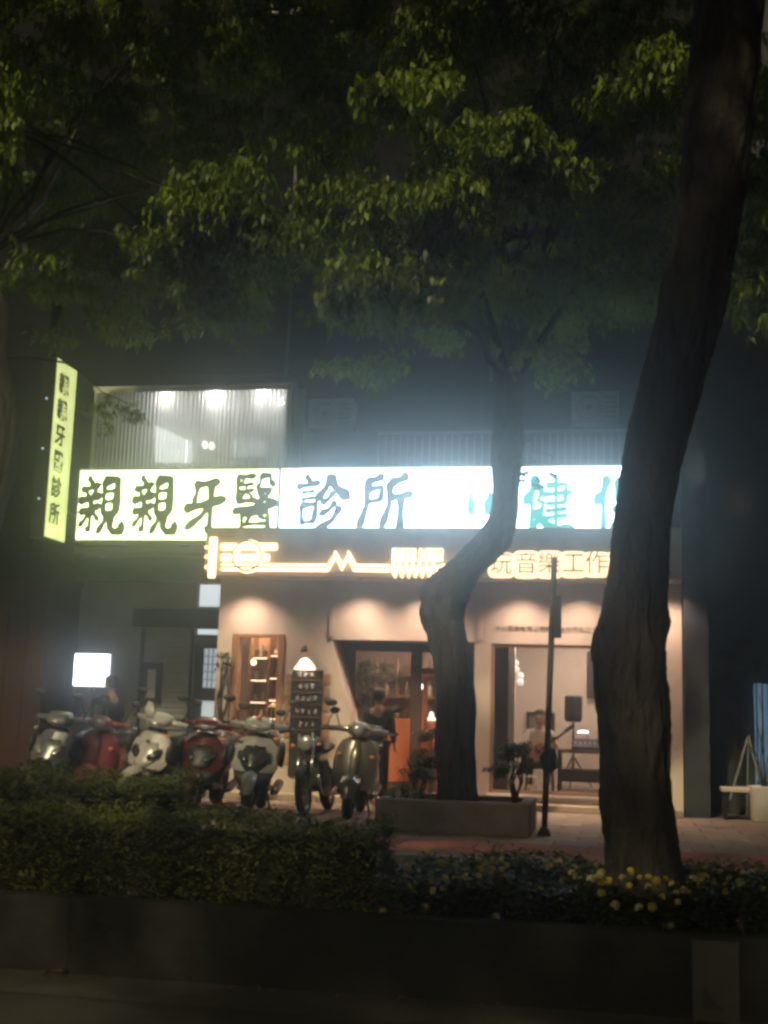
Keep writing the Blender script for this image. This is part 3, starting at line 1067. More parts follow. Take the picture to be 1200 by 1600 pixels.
# reddish lit window with grille high up
a, b = P(398, 28, 0.5), P(482, -40, 0.5)
rw = up_window(a.x, b.x, a.z, b.z, emit('dim_red_window', (0.45, 0.16, 0.07), 0.035))
g_ = MB()
for t in (0.25, 0.5, 0.75):
    xx = a.x + (b.x - a.x) * t
    g_.box(xx - .02, xx + .02, 0.48, 0.5, a.z, b.z)
g_.tube([(a.x, 0.47, a.z), (b.x, 0.47, b.z)], 0.025, 6)
g_.build('grille', M_darkmetal, rw)
for (u, v0, v1) in ((773, 425, 535), (463, 440, 525)):
    a, b = P(u, v0 - 200, 0.5), P(u, v1 + 60, 0.5)
    MB().tube([(a.x, 0.52, b.z), (a.x, 0.52, a.z)], 0.035).build('drain_pipe', M_rail, bld, True)

for i, (u, v) in enumerate(((520, 650), (930, 640))):
    q = P(u, v, .45)
    acu = thing('air_conditioner', (q.x, .4, q.z), 'boxy outdoor air conditioner on the dim upper wall, ' + ['right of the corrugated screen', 'above the turquoise characters', 'high between the two drain pipes'][i], 'air conditioner', 'air conditioners on the upper wall')
    MB().bbox(q.x - .38, q.x + .38, .28, .58, q.z - .26, q.z + .26, .015).build('casing', mat('ac_casing', (.10, .10, .095), .6, var=.15), acu)
    MB().torus((q.x - .1, .275, q.z), .19, .012, 'y', 24, 6).build('fan_ring', M_darkmetal, acu)
    MB().disc((q.x - .1, .277, q.z), .05, .01, 'y').build('fan_hub', M_darkmetal, acu)
    for k in range(5):
        MB().box(q.x + .14, q.x + .34, .272, .279, q.z - .18 + k * .08, q.z - .15 + k * .08).build('grille_slat', M_darkmetal, acu)
pts = [P(150 + k * 70, 575 + 14 * math.sin(k * .5) - k * 1.2, .2) for k in range(14)]
tag(MB().tube([(p.x, .2, p.z) for p in pts], .012, 6).build('overhead_cable', M_rubber), 'thin dark cable sagging across the upper facade', 'cable')

# ------------------------------------------------------------------ right neighbour
rbld = thing('dark_building', (9, 1.5, 0), 'dark blue-grey neighbouring building at the right edge', 'building')
MB().box(4.70, 5.05, -0.25, 1.5, 0, 8).build('pier', M_darkwall, rbld)
MB().box(5.05, 16, 1.3, 1.6, 0, 16).build('wall', M_darkwall, rbld)
q0, q1 = P(1178, 1068, 1.25), P(1240, 1235, 1.25)
MB().box(q0.x, q1.x, 1.22, 1.29, q1.z, q0.z).build('lit_window', emit('blue_window', (0.24, 0.44, 0.62), 0.36, 0.3), rbld)
for i in range(6):
    xx = q0.x + 0.03 + i * 0.09
    MB().box(xx - .01, xx + .01, 1.19, 1.215, q1.z, q0.z).build('window_bar', M_darkmetal, rbld)
# bench, pot, A-frame
q = G(1150, 1278)
bn = thing('low_bench', (5.55, -0.2, 0), 'pale low bench beside the white pot at the right edge', 'bench')
bx0 = P(1126, 1240, -0.2).x
MB().bbox(bx0, bx0 + 0.62, -0.42, 0.0, 0.40, 0.46, 0.01).build('seat', M_plaster, bn)
for dx in (0.05, 0.55):
    for dy in (-.38, -.05):
        MB().box(bx0 + dx - .02, bx0 + dx + .02, dy - .02, dy + .02, 0, 0.40).build('leg', M_darkmetal, bn)
pq = G(1196, 1284)
pt = thing('plant_pot', (pq.x, pq.y, 0), 'white cylindrical pot with a thin dark plant at the right edge', 'pot')
pot = MB()
pot.rings([[(pq.x + r * math.cos(2 * PI * k / 24), pq.y + r * math.sin(2 * PI * k / 24), z) for k in range(24)] for r, z in ((.19, 0), (.205, .02), (.22, .48), (.235, .5), (.20, .5), (.19, .42), (.01, .42))])
pot.build('pot', M_white, pt, True)
for i in range(7):
    aa = i * 0.9
    pts = [(pq.x, pq.y, .42)]
    for s_ in range(1, 7):
        pts.append((pq.x + math.cos(aa) * .05 * s_ + .02 * math.sin(s_ * 2 + i), pq.y + math.sin(aa) * .05 * s_, .42 + s_ * (.17 + .03 * (i % 3))))
    MB().tube(pts, [.012 - .0012 * k for k in range(7)], 5).build('stem', M_bark, pt)
M_stand = mat('stand_grey', (.26, .26, .27), .6)
af = thing('a_frame_stand', (5.35, 0.1, 0), 'pale leaning A-frame stand behind the low bench', 'stand')
a, b = P(1140, 1245, 0.1), P(1172, 1150, 0.1)
MB().tube([(a.x - .05, 0.25, 0.02), (b.x, 0.35, b.z)], 0.016).build('leg', M_stand, af)
MB().tube([(b.x + .25, 0.25, 0.02), (b.x, 0.35, b.z)], 0.016).build('leg', M_stand, af)
MB().tube([(b.x, 0.75, 0.02), (b.x, 0.35, b.z)], 0.016).build('leg', M_stand, af)
MB().tube([(a.x + .06, 0.28, .45), (b.x + .18, 0.28, .45)], 0.012).build('rung', M_stand, af)

# ================================================================== INTERIOR THINGS
lampA = emit('room_light', (1.0, 0.73, 0.54), 85.0)
for i, (xx, yy) in enumerate(((2.6, 1.1), (3.7, 1.1), (3.2, 2.6))):
    t = thing('ceiling_panel', (xx, yy, 2.95), 'warm ceiling light panel of the music room, ' + ['front left', 'front right', 'rear'][i], 'lamp', 'music room ceiling lights')
    MB().bbox(xx - .3, xx + .3, yy - .14, yy + .14, 2.95, 2.998, .005).build('housing', M_white, t)
    MB().box(xx - .27, xx + .27, yy - .11, yy + .11, 2.94, 2.949).build('diffuser', lampA, t)
for i, (xx, yy) in enumerate(((-1.95, 0.44), (0.0, 1.5), (0.9, 2.2))):
    t = thing('ceiling_panel', (xx, yy, 2.95), 'warm ceiling light panel of the cafe room, ' + ['over the display shelves', 'behind the entrance', 'at the rear'][i], 'lamp', 'cafe ceiling lights')
    MB().bbox(xx - .2, xx + .2, yy - .1, yy + .1, 2.95, 2.998, .005).build('housing', M_white, t)
    MB().box(xx - .17, xx + .17, yy - .07, yy + .07, 2.94, 2.949).build('diffuser', emit('cafe_light', (1.0, 0.68, 0.46), 170.0), t)
# globe pendant
q = P(800, 1055, 1.6)
gp = thing('globe_pendant', (q.x, 1.6, q.z), 'pendant lamp of five small white globes left in the music room window', 'lamp')
MB().tube([(q.x, 1.6, q.z), (q.x, 1.6, 2.99)], 0.008).build('cord', M_darkmetal, gp)
GB = emit('globe_glass', (1.0, 0.90, 0.82), 0.9)
for (u, v) in ((788, 1055), (805, 1036), (806, 1046), (813, 1056), (813, 1066)):
    g = P(u, v, 1.6)
    MB().ball((g.x, 1.6, g.z), 0.062).build('globe', GB, gp, True)
    MB().tube([(g.x, 1.6, g.z + .04), (q.x, 1.6, q.z + .16)], 0.006, 6).build('arm', M_darkmetal, gp)
# dark cabinet and white post on the left inside
a, b = P(771, 1000, 0.7), P(792, 1240, 0.7)
tag(MB().bbox(a.x, b.x, 0.7, 1.0, 0.2, 2.75, 0.01).build('tall_cabinet', M_darkmetal), 'tall dark cabinet at the left end of the music room window', 'cabinet')
a, b = P(794, 1000, 1.1), P(804, 1150, 1.1)
tag(MB().bbox(a.x, b.x, 1.1, 1.22, 0.2, 3.0, 0.01).build('white_post', M_white), 'slim white post beside the tall dark cabinet in the music room', 'post')
# picture and panel
a, b = P(823, 1112, 3.5), P(866, 1180, 3.5)
pf = thing('framed_board', ((a.x + b.x) / 2, 3.58, b.z), 'dark framed board on the back wall behind the guitarist', 'frame')
MB().box(a.x, b.x, 3.54, 3.59, a.z - .05, a.z).box(a.x, a.x + .05, 3.54, 3.59, b.z, a.z - .05).box(b.x - .05, b.x, 3.54, 3.59, b.z, a.z - .05).box(a.x + .05, b.x - .05, 3.54, 3.59, b.z, b.z + .05).build('frame', M_darkmetal, pf)
MB().box(a.x + .05, b.x - .05, 3.57, 3.59, b.z + .05, a.z - .05).build('board', mat('board_grey', (0.20, 0.17, 0.15), 0.7), pf)
a, b = P(917, 1018, 3.5), P(956, 1092, 3.5)
tag(MB().bbox(a.x, b.x, 3.50, 3.59, b.z, a.z, 0.01).build('acoustic_panel', mat('panel_dark', (0.05, 0.047, 0.045), 0.9)), 'dark flat acoustic panel high on the music room wall', 'panel')
# loudspeaker on stand
q = P(896, 1108, 2.6)
qt = P(896, 1087, 2.6)
qb = P(896, 1128, 2.6)
spk = thing('loudspeaker', (q.x, 2.6, 0.2), 'black loudspeaker on a tripod stand in the music room', 'speaker')
MB().loft([(qb.z, q.x, 2.6, .12, .11), (qb.z + .06, q.x, 2.6, .155, .13), (qt.z - .03, q.x, 2.6, .15, .13), (qt.z, q.x, 2.6, .13, .11)], 'z', 20, 5).build('cabinet', M_blackplastic, spk)
MB().disc((q.x, 2.465, q.z - .05), .09, .012, 'y').build('woofer', M_darkmetal, spk)
MB().disc((q.x, 2.465, q.z + .12), .04, .012, 'y').build('tweeter', M_darkmetal, spk)
MB().tube([(q.x, 2.6, .35), (q.x, 2.6, qb.z)], .02).build('pole', M_darkmetal, spk)
for k in range(3):
    aa = k * 2.094 + .4
    MB().tube([(q.x, 2.6, .75), (q.x + .35 * math.cos(aa), 2.6 + .35 * math.sin(aa), .215)], .014, 8).build('leg', M_darkmetal, spk)
# desk with mixer and lamp glow
dq = P(905, 1165, 2.0)
dk = thing('music_desk', (dq.x, 2.0, .2), 'dark desk crowded with music gear at the right of the music room window', 'desk')
MB().bbox(dq.x - .35, dq.x + .55, 1.7, 2.3, .82, .87, .006).build('desktop', mat('dark_wood', (.07, .045, .03), .5), dk)
MB().bbox(dq.x - .33, dq.x + .53, 1.74, 2.28, .35, .55, .006).build('drawer_box', M_darkmetal, dk)
for dx in (-.32, .52):
    for dy in (1.74, 2.26):
        MB().box(dq.x + dx - .025, dq.x + dx + .025, dy - .025, dy + .025, .2, .82).build('leg', M_darkmetal, dk)
mx_ = thing('mixer', (dq.x, 1.95, .87), 'black mixing console on the dark music room desk', 'mixer')
MB().add([(dq.x - .12, 1.78, .87), (dq.x + .4, 1.78, .87), (dq.x + .4, 2.2, .87), (dq.x - .12, 2.2, .87), (dq.x - .12, 1.78, .92), (dq.x + .4, 1.78, .92), (dq.x + .4, 2.2, 1.05), (dq.x - .12, 2.2, 1.05)], [(0, 3, 2, 1), (4, 5, 6, 7), (0, 1, 5, 4), (1, 2, 6, 5), (2, 3, 7, 6), (3, 0, 4, 7)]).build('body', M_blackplastic, mx_)
for k in range(6):
    MB().disc((dq.x - .06 + k * .08, 1.95, .985), .014, .03, 'z', 10).build('knob', M_white, mx_)
lq = P(911, 1144, 2.1)
ll = thing('desk_lamp', (lq.x, 2.12, 1.0), 'small cool white bar lamp glowing over the mixing console', 'lamp')
MB().loft([(lq.x - .09, 2.12, lq.z, .02, .018), (lq.x, 2.12, lq.z + .01, .03, .022), (lq.x + .09, 2.12, lq.z, .02, .018)], 'x', 10).build('light_bar', emit('cool_bar', (0.75, 0.8, 1.0), 5), ll, True)
MB().tube([(lq.x + .05, 2.14, lq.z), (lq.x + .12, 2.2, .95)], .008).build('stem', M_darkmetal, ll)
sc_ = P(945, 1150, 1.6)
mon = thing('monitor', (sc_.x, 1.8, .87), 'dark monitor at the right end of the music room desk', 'monitor')
MB().bbox(sc_.x - .12, sc_.x + .3, 1.8, 1.84, .98, 1.3, .008).build('screen', M_blackplastic, mon)
MB().bbox(sc_.x + .02, sc_.x + .12, 1.78, 1.88, .871, .98, .006).build('stand', M_blackplastic, mon)
# stool
sq_ = P(829, 1213, 0.9)
st = thing('stool', (sq_.x, .9, .2), 'small stool with pale round top in front of the guitarist', 'stool')
MB().disc((sq_.x, .9, sq_.z), .09, .03, 'z').build('seat', M_white, st)
for k in range(4):
    aa = k * PI / 2 + .6
    MB().tube([(sq_.x + .05 * math.cos(aa), .9 + .05 * math.sin(aa), sq_.z), (sq_.x + .13 * math.cos(aa), .9 + .13 * math.sin(aa), .205)], .01, 6).build('leg', M_chrome, st)

# cafe: shelf behind display window with objects
shx0, shx1 = -2.30, -1.62
sh = thing('display_shelf', (-1.95, 0.75, .16), 'wooden display shelf behind the left shop window', 'shelf')
MB().box(shx0, shx1, 0.96, 1.0, .16, 2.7).build('back_panel', M_wood2, sh)
for xx in (shx0, -1.98, shx1 - .03):
    MB().box(xx, xx + .03, .55, .955, .16, 2.7).build('upright', M_wood, sh)
lev = (0.85, 1.22, 1.52, 1.88, 2.25)
for z in lev:
    MB().box(shx0 + .032, -1.982, .55, .955, z - .025, z).build('shelf_board', M_wood, sh)
    MB().box(-1.948, shx1 - .032, .55, .955, z - .025 + .04, z + .04).build('shelf_board', M_wood, sh)
for z in lev:  # glowing strips added under the boards to brighten the shelves
    MB().box(shx0 + .05, -2.0, .57, .59, z - .034, z - .027).build('shelf_fill_strip', emit('shelf_fill_glow', (1.0, .70, .42), 9), sh)
    MB().box(-1.93, shx1 - .05, .57, .59, z + .006, z + .013).build('shelf_fill_strip', emit('shelf_fill_glow', (1.0, .70, .42), 9), sh)
cols = [(0.6, 0.5, 0.35), (0.25, 0.12, 0.06), (0.5, 0.33, 0.2), (0.12, 0.1, 0.09), (0.65, 0.6, 0.5), (0.35, 0.2, 0.12)]
nb_ = 0
WH = ['lowest', 'second', 'third', 'fourth', 'top']
for li, z in enumerate(lev):
    for side, (xa_, xb_, dz) in enumerate(((shx0 + .04, -1.99, 0), (-1.94, shx1 - .04, .04))):
        xx = xa_ + .02
        j = 0
        while xx < xb_ - .06:
            w = random.uniform(.035, .09)
            h = random.uniform(.10, .24)
            kind = random.choice(('bottle', 'book', 'jar'))
            m_ = mat('item_%d' % (nb_ % 6), cols[nb_ % 6], .5)
            lb_ = '%s %s in the %s shelf row, %s half, place %d from its left end' % (['pale', 'dark', 'tan', 'black', 'cream', 'brown'][nb_ % 6], kind, WH[li], ('left', 'right')[side], j + 1)
            if kind == 'book':
                o = MB().bbox(xx, xx + w * .6, .62, .80, z + dz, z + dz + h, .003).build('book', m_)
                w *= .6
            elif kind == 'bottle':
                r = w / 2
                o = MB().rings([[(xx + r + rr * r * math.cos(2 * PI * k / 12), .70 + rr * r * math.sin(2 * PI * k / 12), z + dz + hh * h) for k in range(12)] for rr, hh in ((.9, 0), (1, .05), (1, .6), (.4, .75), (.35, 1))]).build('bottle', m_, None, True)
            else:
                r = w / 2
                o = MB().rings([[(xx + r + rr * r * math.cos(2 * PI * k / 12), .70 + rr * r * math.sin(2 * PI * k / 12), z + dz + hh * h * .6) for k in range(12)] for rr, hh in ((.9, 0), (1, .06), (1, .8), (.8, .9), (.8, 1))]).build('jar', m_, None, True)
            tag(o, lb_, kind, 'things on the display shelf')
            xx += w + random.uniform(.01, .05)
            nb_ += 1
            j += 1
# little shelf lamps (visible bright wood strip)
q = P(397, 1035, 0.45)
hl = thing('hanging_lamp', (q.x, .42, q.z), 'small warm hanging lamp in the left shop window', 'lamp')
MB().ball((q.x, .42, q.z), .045).build('bulb', emit('cafe_bulb', (1.0, .65, .32), 7), hl, True)
MB().tube([(q.x, .42, q.z + .04), (q.x, .42, 2.6)], .006, 6).build('cord', M_darkmetal, hl)
q = P(427, 1105, 0.45)
tlp = thing('table_lamp', (q.x, .48, q.z - .1), 'small table lamp with pale cone shade in the left shop window', 'lamp')
MB().rings([[(q.x + r * math.cos(2 * PI * k / 18), .45 + r * math.sin(2 * PI * k / 18), q.z + z) for k in range(18)] for r, z in ((.10, 0), (.02, .07))]).build('shade', emit('shade_warm', (1.0, .62, .34), .8), tlp, True)
MB().tube([(q.x, .45, .80), (q.x, .45, q.z + .01)], .01).build('stem', M_darkmetal, tlp)
# wall sconce and menu board
q = P(475, 1014, -0.12)
scn = thing('wall_sconce', (q.x, -0.1, q.z), 'small dark wall lamp throwing a bright cone above the menu board', 'lamp')
MB().rings([[(q.x + r * math.cos(2 * PI * k / 18), -.11 + r * math.sin(2 * PI * k / 18), q.z + z) for k in range(18)] for r, z in ((.055, -.045), (.045, .01), (.02, .045))]).build('shade', M_darkmetal, scn, True)
MB().tube([(q.x, -.11, q.z + .03), (q.x, -.003, q.z + .06)], .012).build('arm', M_darkmetal, scn)
MB().ball((q.x, -.11, q.z - .02), .025).build('bulb', emit('sconce_bulb', (1.0, .8, .6), 20), scn, True)
l = bpy.data.lights.new('sconce_lamp', 'SPOT')
l.energy = 60
l.color = (1.0, .78, .58)
l.spot_size = math.radians(75)
l.spot_blend = .35
l.shadow_soft_size = .02
lo = bpy.data.objects.new('sconce_lamp', l)
COL.objects.link(lo)
lo.parent = scn
lo.location = (0, -.01, -.06)
lo.rotation_euler = (math.radians(14), 0, 0)
# menu board
a, b = P(456, 1046, -0.06), P(499, 1200, -0.06)
mn = thing('menu_board', ((a.x + b.x) / 2, -.05, .3), 'black menu board with rows of white writing on a slatted wood backing', 'menu board')
for k in range(7):
    z = a.z - .06 - k * .215
    MB().bbox(a.x - .10, b.x + .12, -.030, -.004, z - .15, z, .004).build('backing_slat', M_wood2, mn)
bo = MB().bbox(a.x, b.x, -.055, -.032, .35, a.z, .006).build('board', M_blackplastic, mn)
rows = [(1053, 3), (1072, 3), (1091, 4), (1111, 4), (1131, 3)]
MWH = mat('chalk_white', (0.85, 0.82, 0.78), .8)
for v, n in rows:
    for k in range(n):
        q = P(478 - (n - 1) * 4.6 + k * 9.2, v, -.06)
        m_ = MB()
        for s_ in range(6):
            x_, z_ = q.x + random.uniform(-.02, .02), q.z + random.uniform(-.03, .03)
            if s_ % 2:
                m_.box(x_ - .022, x_ + .022, -.0575, -.0555, z_ - .004, z_ + .004)
            else:
                m_.box(x_ - .004, x_ + .004, -.0580, -.0555, z_ - .028, z_ + .028)
        m_.build('writing', MWH, mn)
    q = P(478, v + 9.5, -.06)
    MB().box(a.x + .01, b.x - .01, -.060, -.0555, q.z - .006, q.z + .006).build('divider', M_wood, mn)

# indoor tree and lamps behind the entrance
LEAF_IN = leafmat('indoor_leaf', (0.05, 0.06, 0.03), (0.16, 0.16, 0.07), .3)


def rosettes(tips, leaf, k, seed, droop=0.45, wid=0.42, jitter=0.5):
    rg = np.random.default_rng(seed)
    n = len(tips)
    az = (np.arange(k)[None, :] / k * 2 * np.pi + rg.uniform(0, 6.28, (n, 1)) + rg.uniform(-jitter, jitter, (n, k))).ravel()
    el = rg.normal(-droop, 0.35, n * k)
    ln = leaf * rg.uniform(.65, 1.25, n * k)
    d = np.stack([np.cos(az) * np.cos(el), np.sin(az) * np.cos(el), np.sin(el)], 1)
    b = np.repeat(tips, k, 0) + rg.normal(0, leaf * .25, (n * k, 3))
    side = np.stack([-np.sin(az), np.cos(az), np.zeros_like(az)], 1)
    roll = rg.normal(0, .28, n * k)
    up = np.cross(d, side)
    side = side * np.cos(roll)[:, None] + up * np.sin(roll)[:, None]
    mid = b + d * (ln * .5)[:, None]
    tip = b + d * ln[:, None] + np.array([0, 0, -1]) * (ln * .18)[:, None]
    v = np.stack([b, mid + side * (ln * wid * .5)[:, None], tip, mid - side * (ln * wid * .5)[:, None]], 1).reshape(-1, 3)
    f = np.arange(len(v)).reshape(-1, 4)
    return v, f


def clump_tips(clumps, seed, lump=0.35):
    rg = np.random.default_rng(seed)
    out = []
    for (c, r, n) in clumps:
        c = np.array(c)
        r = np.array(r if isinstance(r, (tuple, list)) else (r, r, r * .75))
        # a clump is a handful of sub-sprays, so the outline stays uneven
        ns = max(3, n // 22)
        dd = rg.normal(0, 1, (ns, 3))
        dd /= np.linalg.norm(dd, axis=1)[:, None]
        cs = c + dd * r * rg.uniform(.35, 1.0, (ns, 1)) ** .6
        pick = rg.integers(0, ns, n)
        spread = np.array([lump, lump, lump * .5])
        out.append(cs[pick] + rg.normal(0, 1, (n, 3)) * spread * .55)
    return np.concatenate(out)


q = P(585, 1060, 1.6)
it = thing('indoor_tree', (q.x, 1.6, .16), 'leafy indoor tree behind the entrance glass', 'plant')
tp = clump_tips([((q.x, 1.6, 2.15), (.42, .35, .3), 160), ((q.x - .3, 1.5, 1.75), (.3, .3, .25), 70)], 5, .16)
v_, f_ = rosettes(tp, .075, 5, 6)
npmesh('crown', v_, f_, LEAF_IN, it)
MB().tube([(q.x, 1.6, .5), (q.x + .03, 1.6, 1.2), (q.x - .02, 1.6, 2.0)], [.03, .025, .015]).build('trunk', M_bark, it)
MB().rings([[(q.x + r * math.cos(2 * PI * k / 18), 1.6 + r * math.sin(2 * PI * k / 18), z) for k in range(18)] for r, z in ((.14, .165), (.19, .5), (.16, .5))]).build('pot', M_white, it, True)
q = P(662, 1073, 2.0)
pl = thing('pendant_lamp', (q.x, 2.0, q.z), 'bright little pendant lamp seen through the shop door glass', 'lamp')
MB().ball((q.x, 2.0, q.z), (.06, .06, .045)).build('bulb', emit('pendant_bulb', (1.0, .85, .8), 14), pl, True)
MB().tube([(q.x, 2.0, q.z + .03), (q.x, 2.0, 2.99)], .006, 6).build('cord', M_darkmetal, pl)
q = P(674, 1125, 2.2)
ck = thing('counter_lamp', (q.x, 2.2, q.z - .3), 'cone lamp glowing over the counter behind the shop door', 'lamp')
MB().rings([[(q.x + r * math.cos(2 * PI * k / 20), 2.2 + r * math.sin(2 * PI * k / 20), q.z + z) for k in range(20)] for r, z in ((.125, -.02), (.115, .0), (.05, .05), (.035, .13), (.02, .14))]).build('shade', emit('cone_shade', (1.0, .78, .62), 2.2), ck, True)
MB().tube([(q.x, 2.2, q.z - .32), (q.x, 2.2, q.z)], .012).build('stem', M_chrome, ck)
ct = thing('counter', (.9, 2.4, .16), 'red-brown wooden counter behind the shop door', 'counter')
MB().bbox(.2, 1.55, 2.05, 2.6, .16, q.z - .37, .01).build('body', M_redwood, ct)
MB().bbox(.15, 1.58, 2.0, 2.65, q.z - .365, q.z - .32, .01).build('top', M_wood, ct)
bs = thing('back_shelf', (.2, 3.1, .16), 'back shelf lined with bottles deep in the cafe', 'shelf')
for z in (.9, 1.3, 1.7, 2.1):
    MB().box(-1.3, 1.5, 2.9, 3.35, z - .03, z).build('shelf_board', M_wood, bs)
for xx in (-1.33, .08, 1.5):
    MB().box(xx, xx + .03, 2.9, 3.35, .16, 2.4).build('upright', M_wood, bs)
k_ = 0
bme = [MB().rings([[(r * math.cos(2 * PI * k / 10), r * math.sin(2 * PI * k / 10), z) for k in range(10)] for r, z in ((.035, 0), (.04, .02), (.04, .16), (.015, .2), (.014, .27))]) for _ in range(1)][0]
for z in (.9, 1.3, 1.7, 2.1):
    for i in range(13):
        xx = -1.2 + i * .2 + random.uniform(-.05, .05)
        if abs(xx - .09) < .07:
            continue
        m_ = MB()
        m_.v = [(a_[0] + xx, a_[1] + 3.05, a_[2] + z) for a_ in bme.v]
        m_.f = bme.f
        tag(m_.build('bottle', mat('item_%d' % (k_ % 6), cols[k_ % 6], .3), None, True), 'small bottle on the back shelf deep in the cafe', 'bottle', 'bottles on the cafe back shelf')
        k_ += 1

# ================================================================== SCOOTERS
def paint(name, col, metal=0.0, rough=0.32):
    return mat(name, col, rough, metal, var=0.08, scale=3, coat=0.6)


M_seat = mat('seat_vinyl', (0.02, 0.018, 0.017), 0.55, var=0.2)
M_lens = mat('lamp_lens', (0.55, 0.55, 0.55), 0.08, 0.6, var=0.1)
M_smoke = mat('smoked_lens', (0.03, 0.03, 0.032), 0.08, 0.2, var=0.1)
M_amber = mat('amber_lens', (0.8, 0.28, 0.04), 0.15, var=0.05)
M_redlens = mat('red_lens', (0.4, 0.01, 0.01), 0.2)
M_plate = mat('number_plate', (0.75, 0.75, 0.72), 0.4)


def shield_mb(rows, n=13, th=0.035, pw=2.2):
    m = MB()
    fr_, bk = [], []
    for (z, yf, hw, bl) in rows:
        fr_.append([(hw * t, yf + bl * abs(t) ** pw, z) for t in [-1 + 2 * k / (n - 1) for k in range(n)]])
        bk.append([(hw * .97 * t, yf + bl * abs(t) ** pw + th, z) for t in [-1 + 2 * k / (n - 1) for k in range(n)]])
    R = len(rows)
    vs = [v for r in fr_ for v in r] + [v for r in bk for v in r]
    o = R * n
    fs = []
    for i in range(R - 1):
        for k in range(n - 1):
            fs.append((i * n + k, i * n + k + 1, (i + 1) * n + k + 1, (i + 1) * n + k))
            fs.append((o + i * n + k + 1, o + i * n + k, o + (i + 1) * n + k, o + (i + 1) * n + k + 1))
        fs.append((i * n, (i + 1) * n, o + (i + 1) * n, o + i * n))
        fs.append(((i + 1) * n + n - 1, i * n + n - 1, o + i * n + n - 1, o + (i + 1) * n + n - 1))
    for k in range(n - 1):
        fs.append((k + 1, k, o + k, o + k + 1))
        b = (R - 1) * n
        fs.append((b + k, b + k + 1, o + b + k + 1, o + b + k))
    return m.add(vs, fs)


def fender_mb(c, r, a0, a1, w, drop=0.03, n=14):
    m = MB()
    vs = []
    cols_ = 7
    for i in range(n + 1):
        a = a0 + (a1 - a0) * i / n
        taper = 1 - .45 * abs(2 * i / n - 1) ** 2.5
        for k in range(cols_):
            t = -1 + 2 * k / (cols_ - 1)
            rr = r - drop * abs(t) ** 2
            vs.append((c[0] + w * taper * t, c[1] - rr * math.cos(a), c[2] + rr * math.sin(a)))
    fs = []
    for i in range(n):
        for k in range(cols_ - 1):
            fs.append((i * cols_ + k, i * cols_ + k + 1, (i + 1) * cols_ + k + 1, (i + 1) * cols_ + k))
    N = len(vs)
    vs2 = [(v[0] * .98, v[1] + (c[1] - v[1]) * .05, v[2] + (c[2] - v[2]) * .05) for v in vs]
    m.add(vs, fs)
    m.add(vs2, [tuple(reversed(f)) for f in fs])
    return m


def wheel(root, c, R, r, rim=True, spokes=5):
    w = MB().torus(c, R, r, 'x', 30, 10, 1.0).build('wheel', M_rubber, root, True)
    ri = MB()
    ri.torus(c, R - r * .75, .014, 'x', 28, 6, 2.2)
    ri.disc(c, .045, .09, 'x', 14)
    for k in range(spokes):
        a = k * 2 * PI / spokes
        for sx in (-.018, .018):
            ri.tube([(c[0] + sx, c[1] + .04 * math.cos(a), c[2] + .04 * math.sin(a)), (c[0] + sx, c[1] + (R - r * .7) * math.cos(a + .15), c[2] + (R - r * .7) * math.sin(a + .15))], .010 if rim else .003, 5)
    ri.build('rim', mat('wheel_rim', (.28, .28, .28), .4, .7), w, True)
    MB().disc((c[0] - .05, c[1], c[2]), .09, .004, 'x', 20).build('brake_disc', M_chrome, w)
    return w


def mirror(root, sx, y, z, h=.24, spread=.10):
    m = MB().tube([(sx, y, z), (sx + math.copysign(spread * .5, sx), y + .01, z + h * .6), (sx + math.copysign(spread, sx), y + .02, z + h)], .007, 6).build('mirror', M_blackplastic, root, True)
    MB().ball((sx + math.copysign(spread + .02, sx), y + .02, z + h + .025), (.068, .022, .045), 14, 8).build('mirror_head', M_blackplastic, m, True)


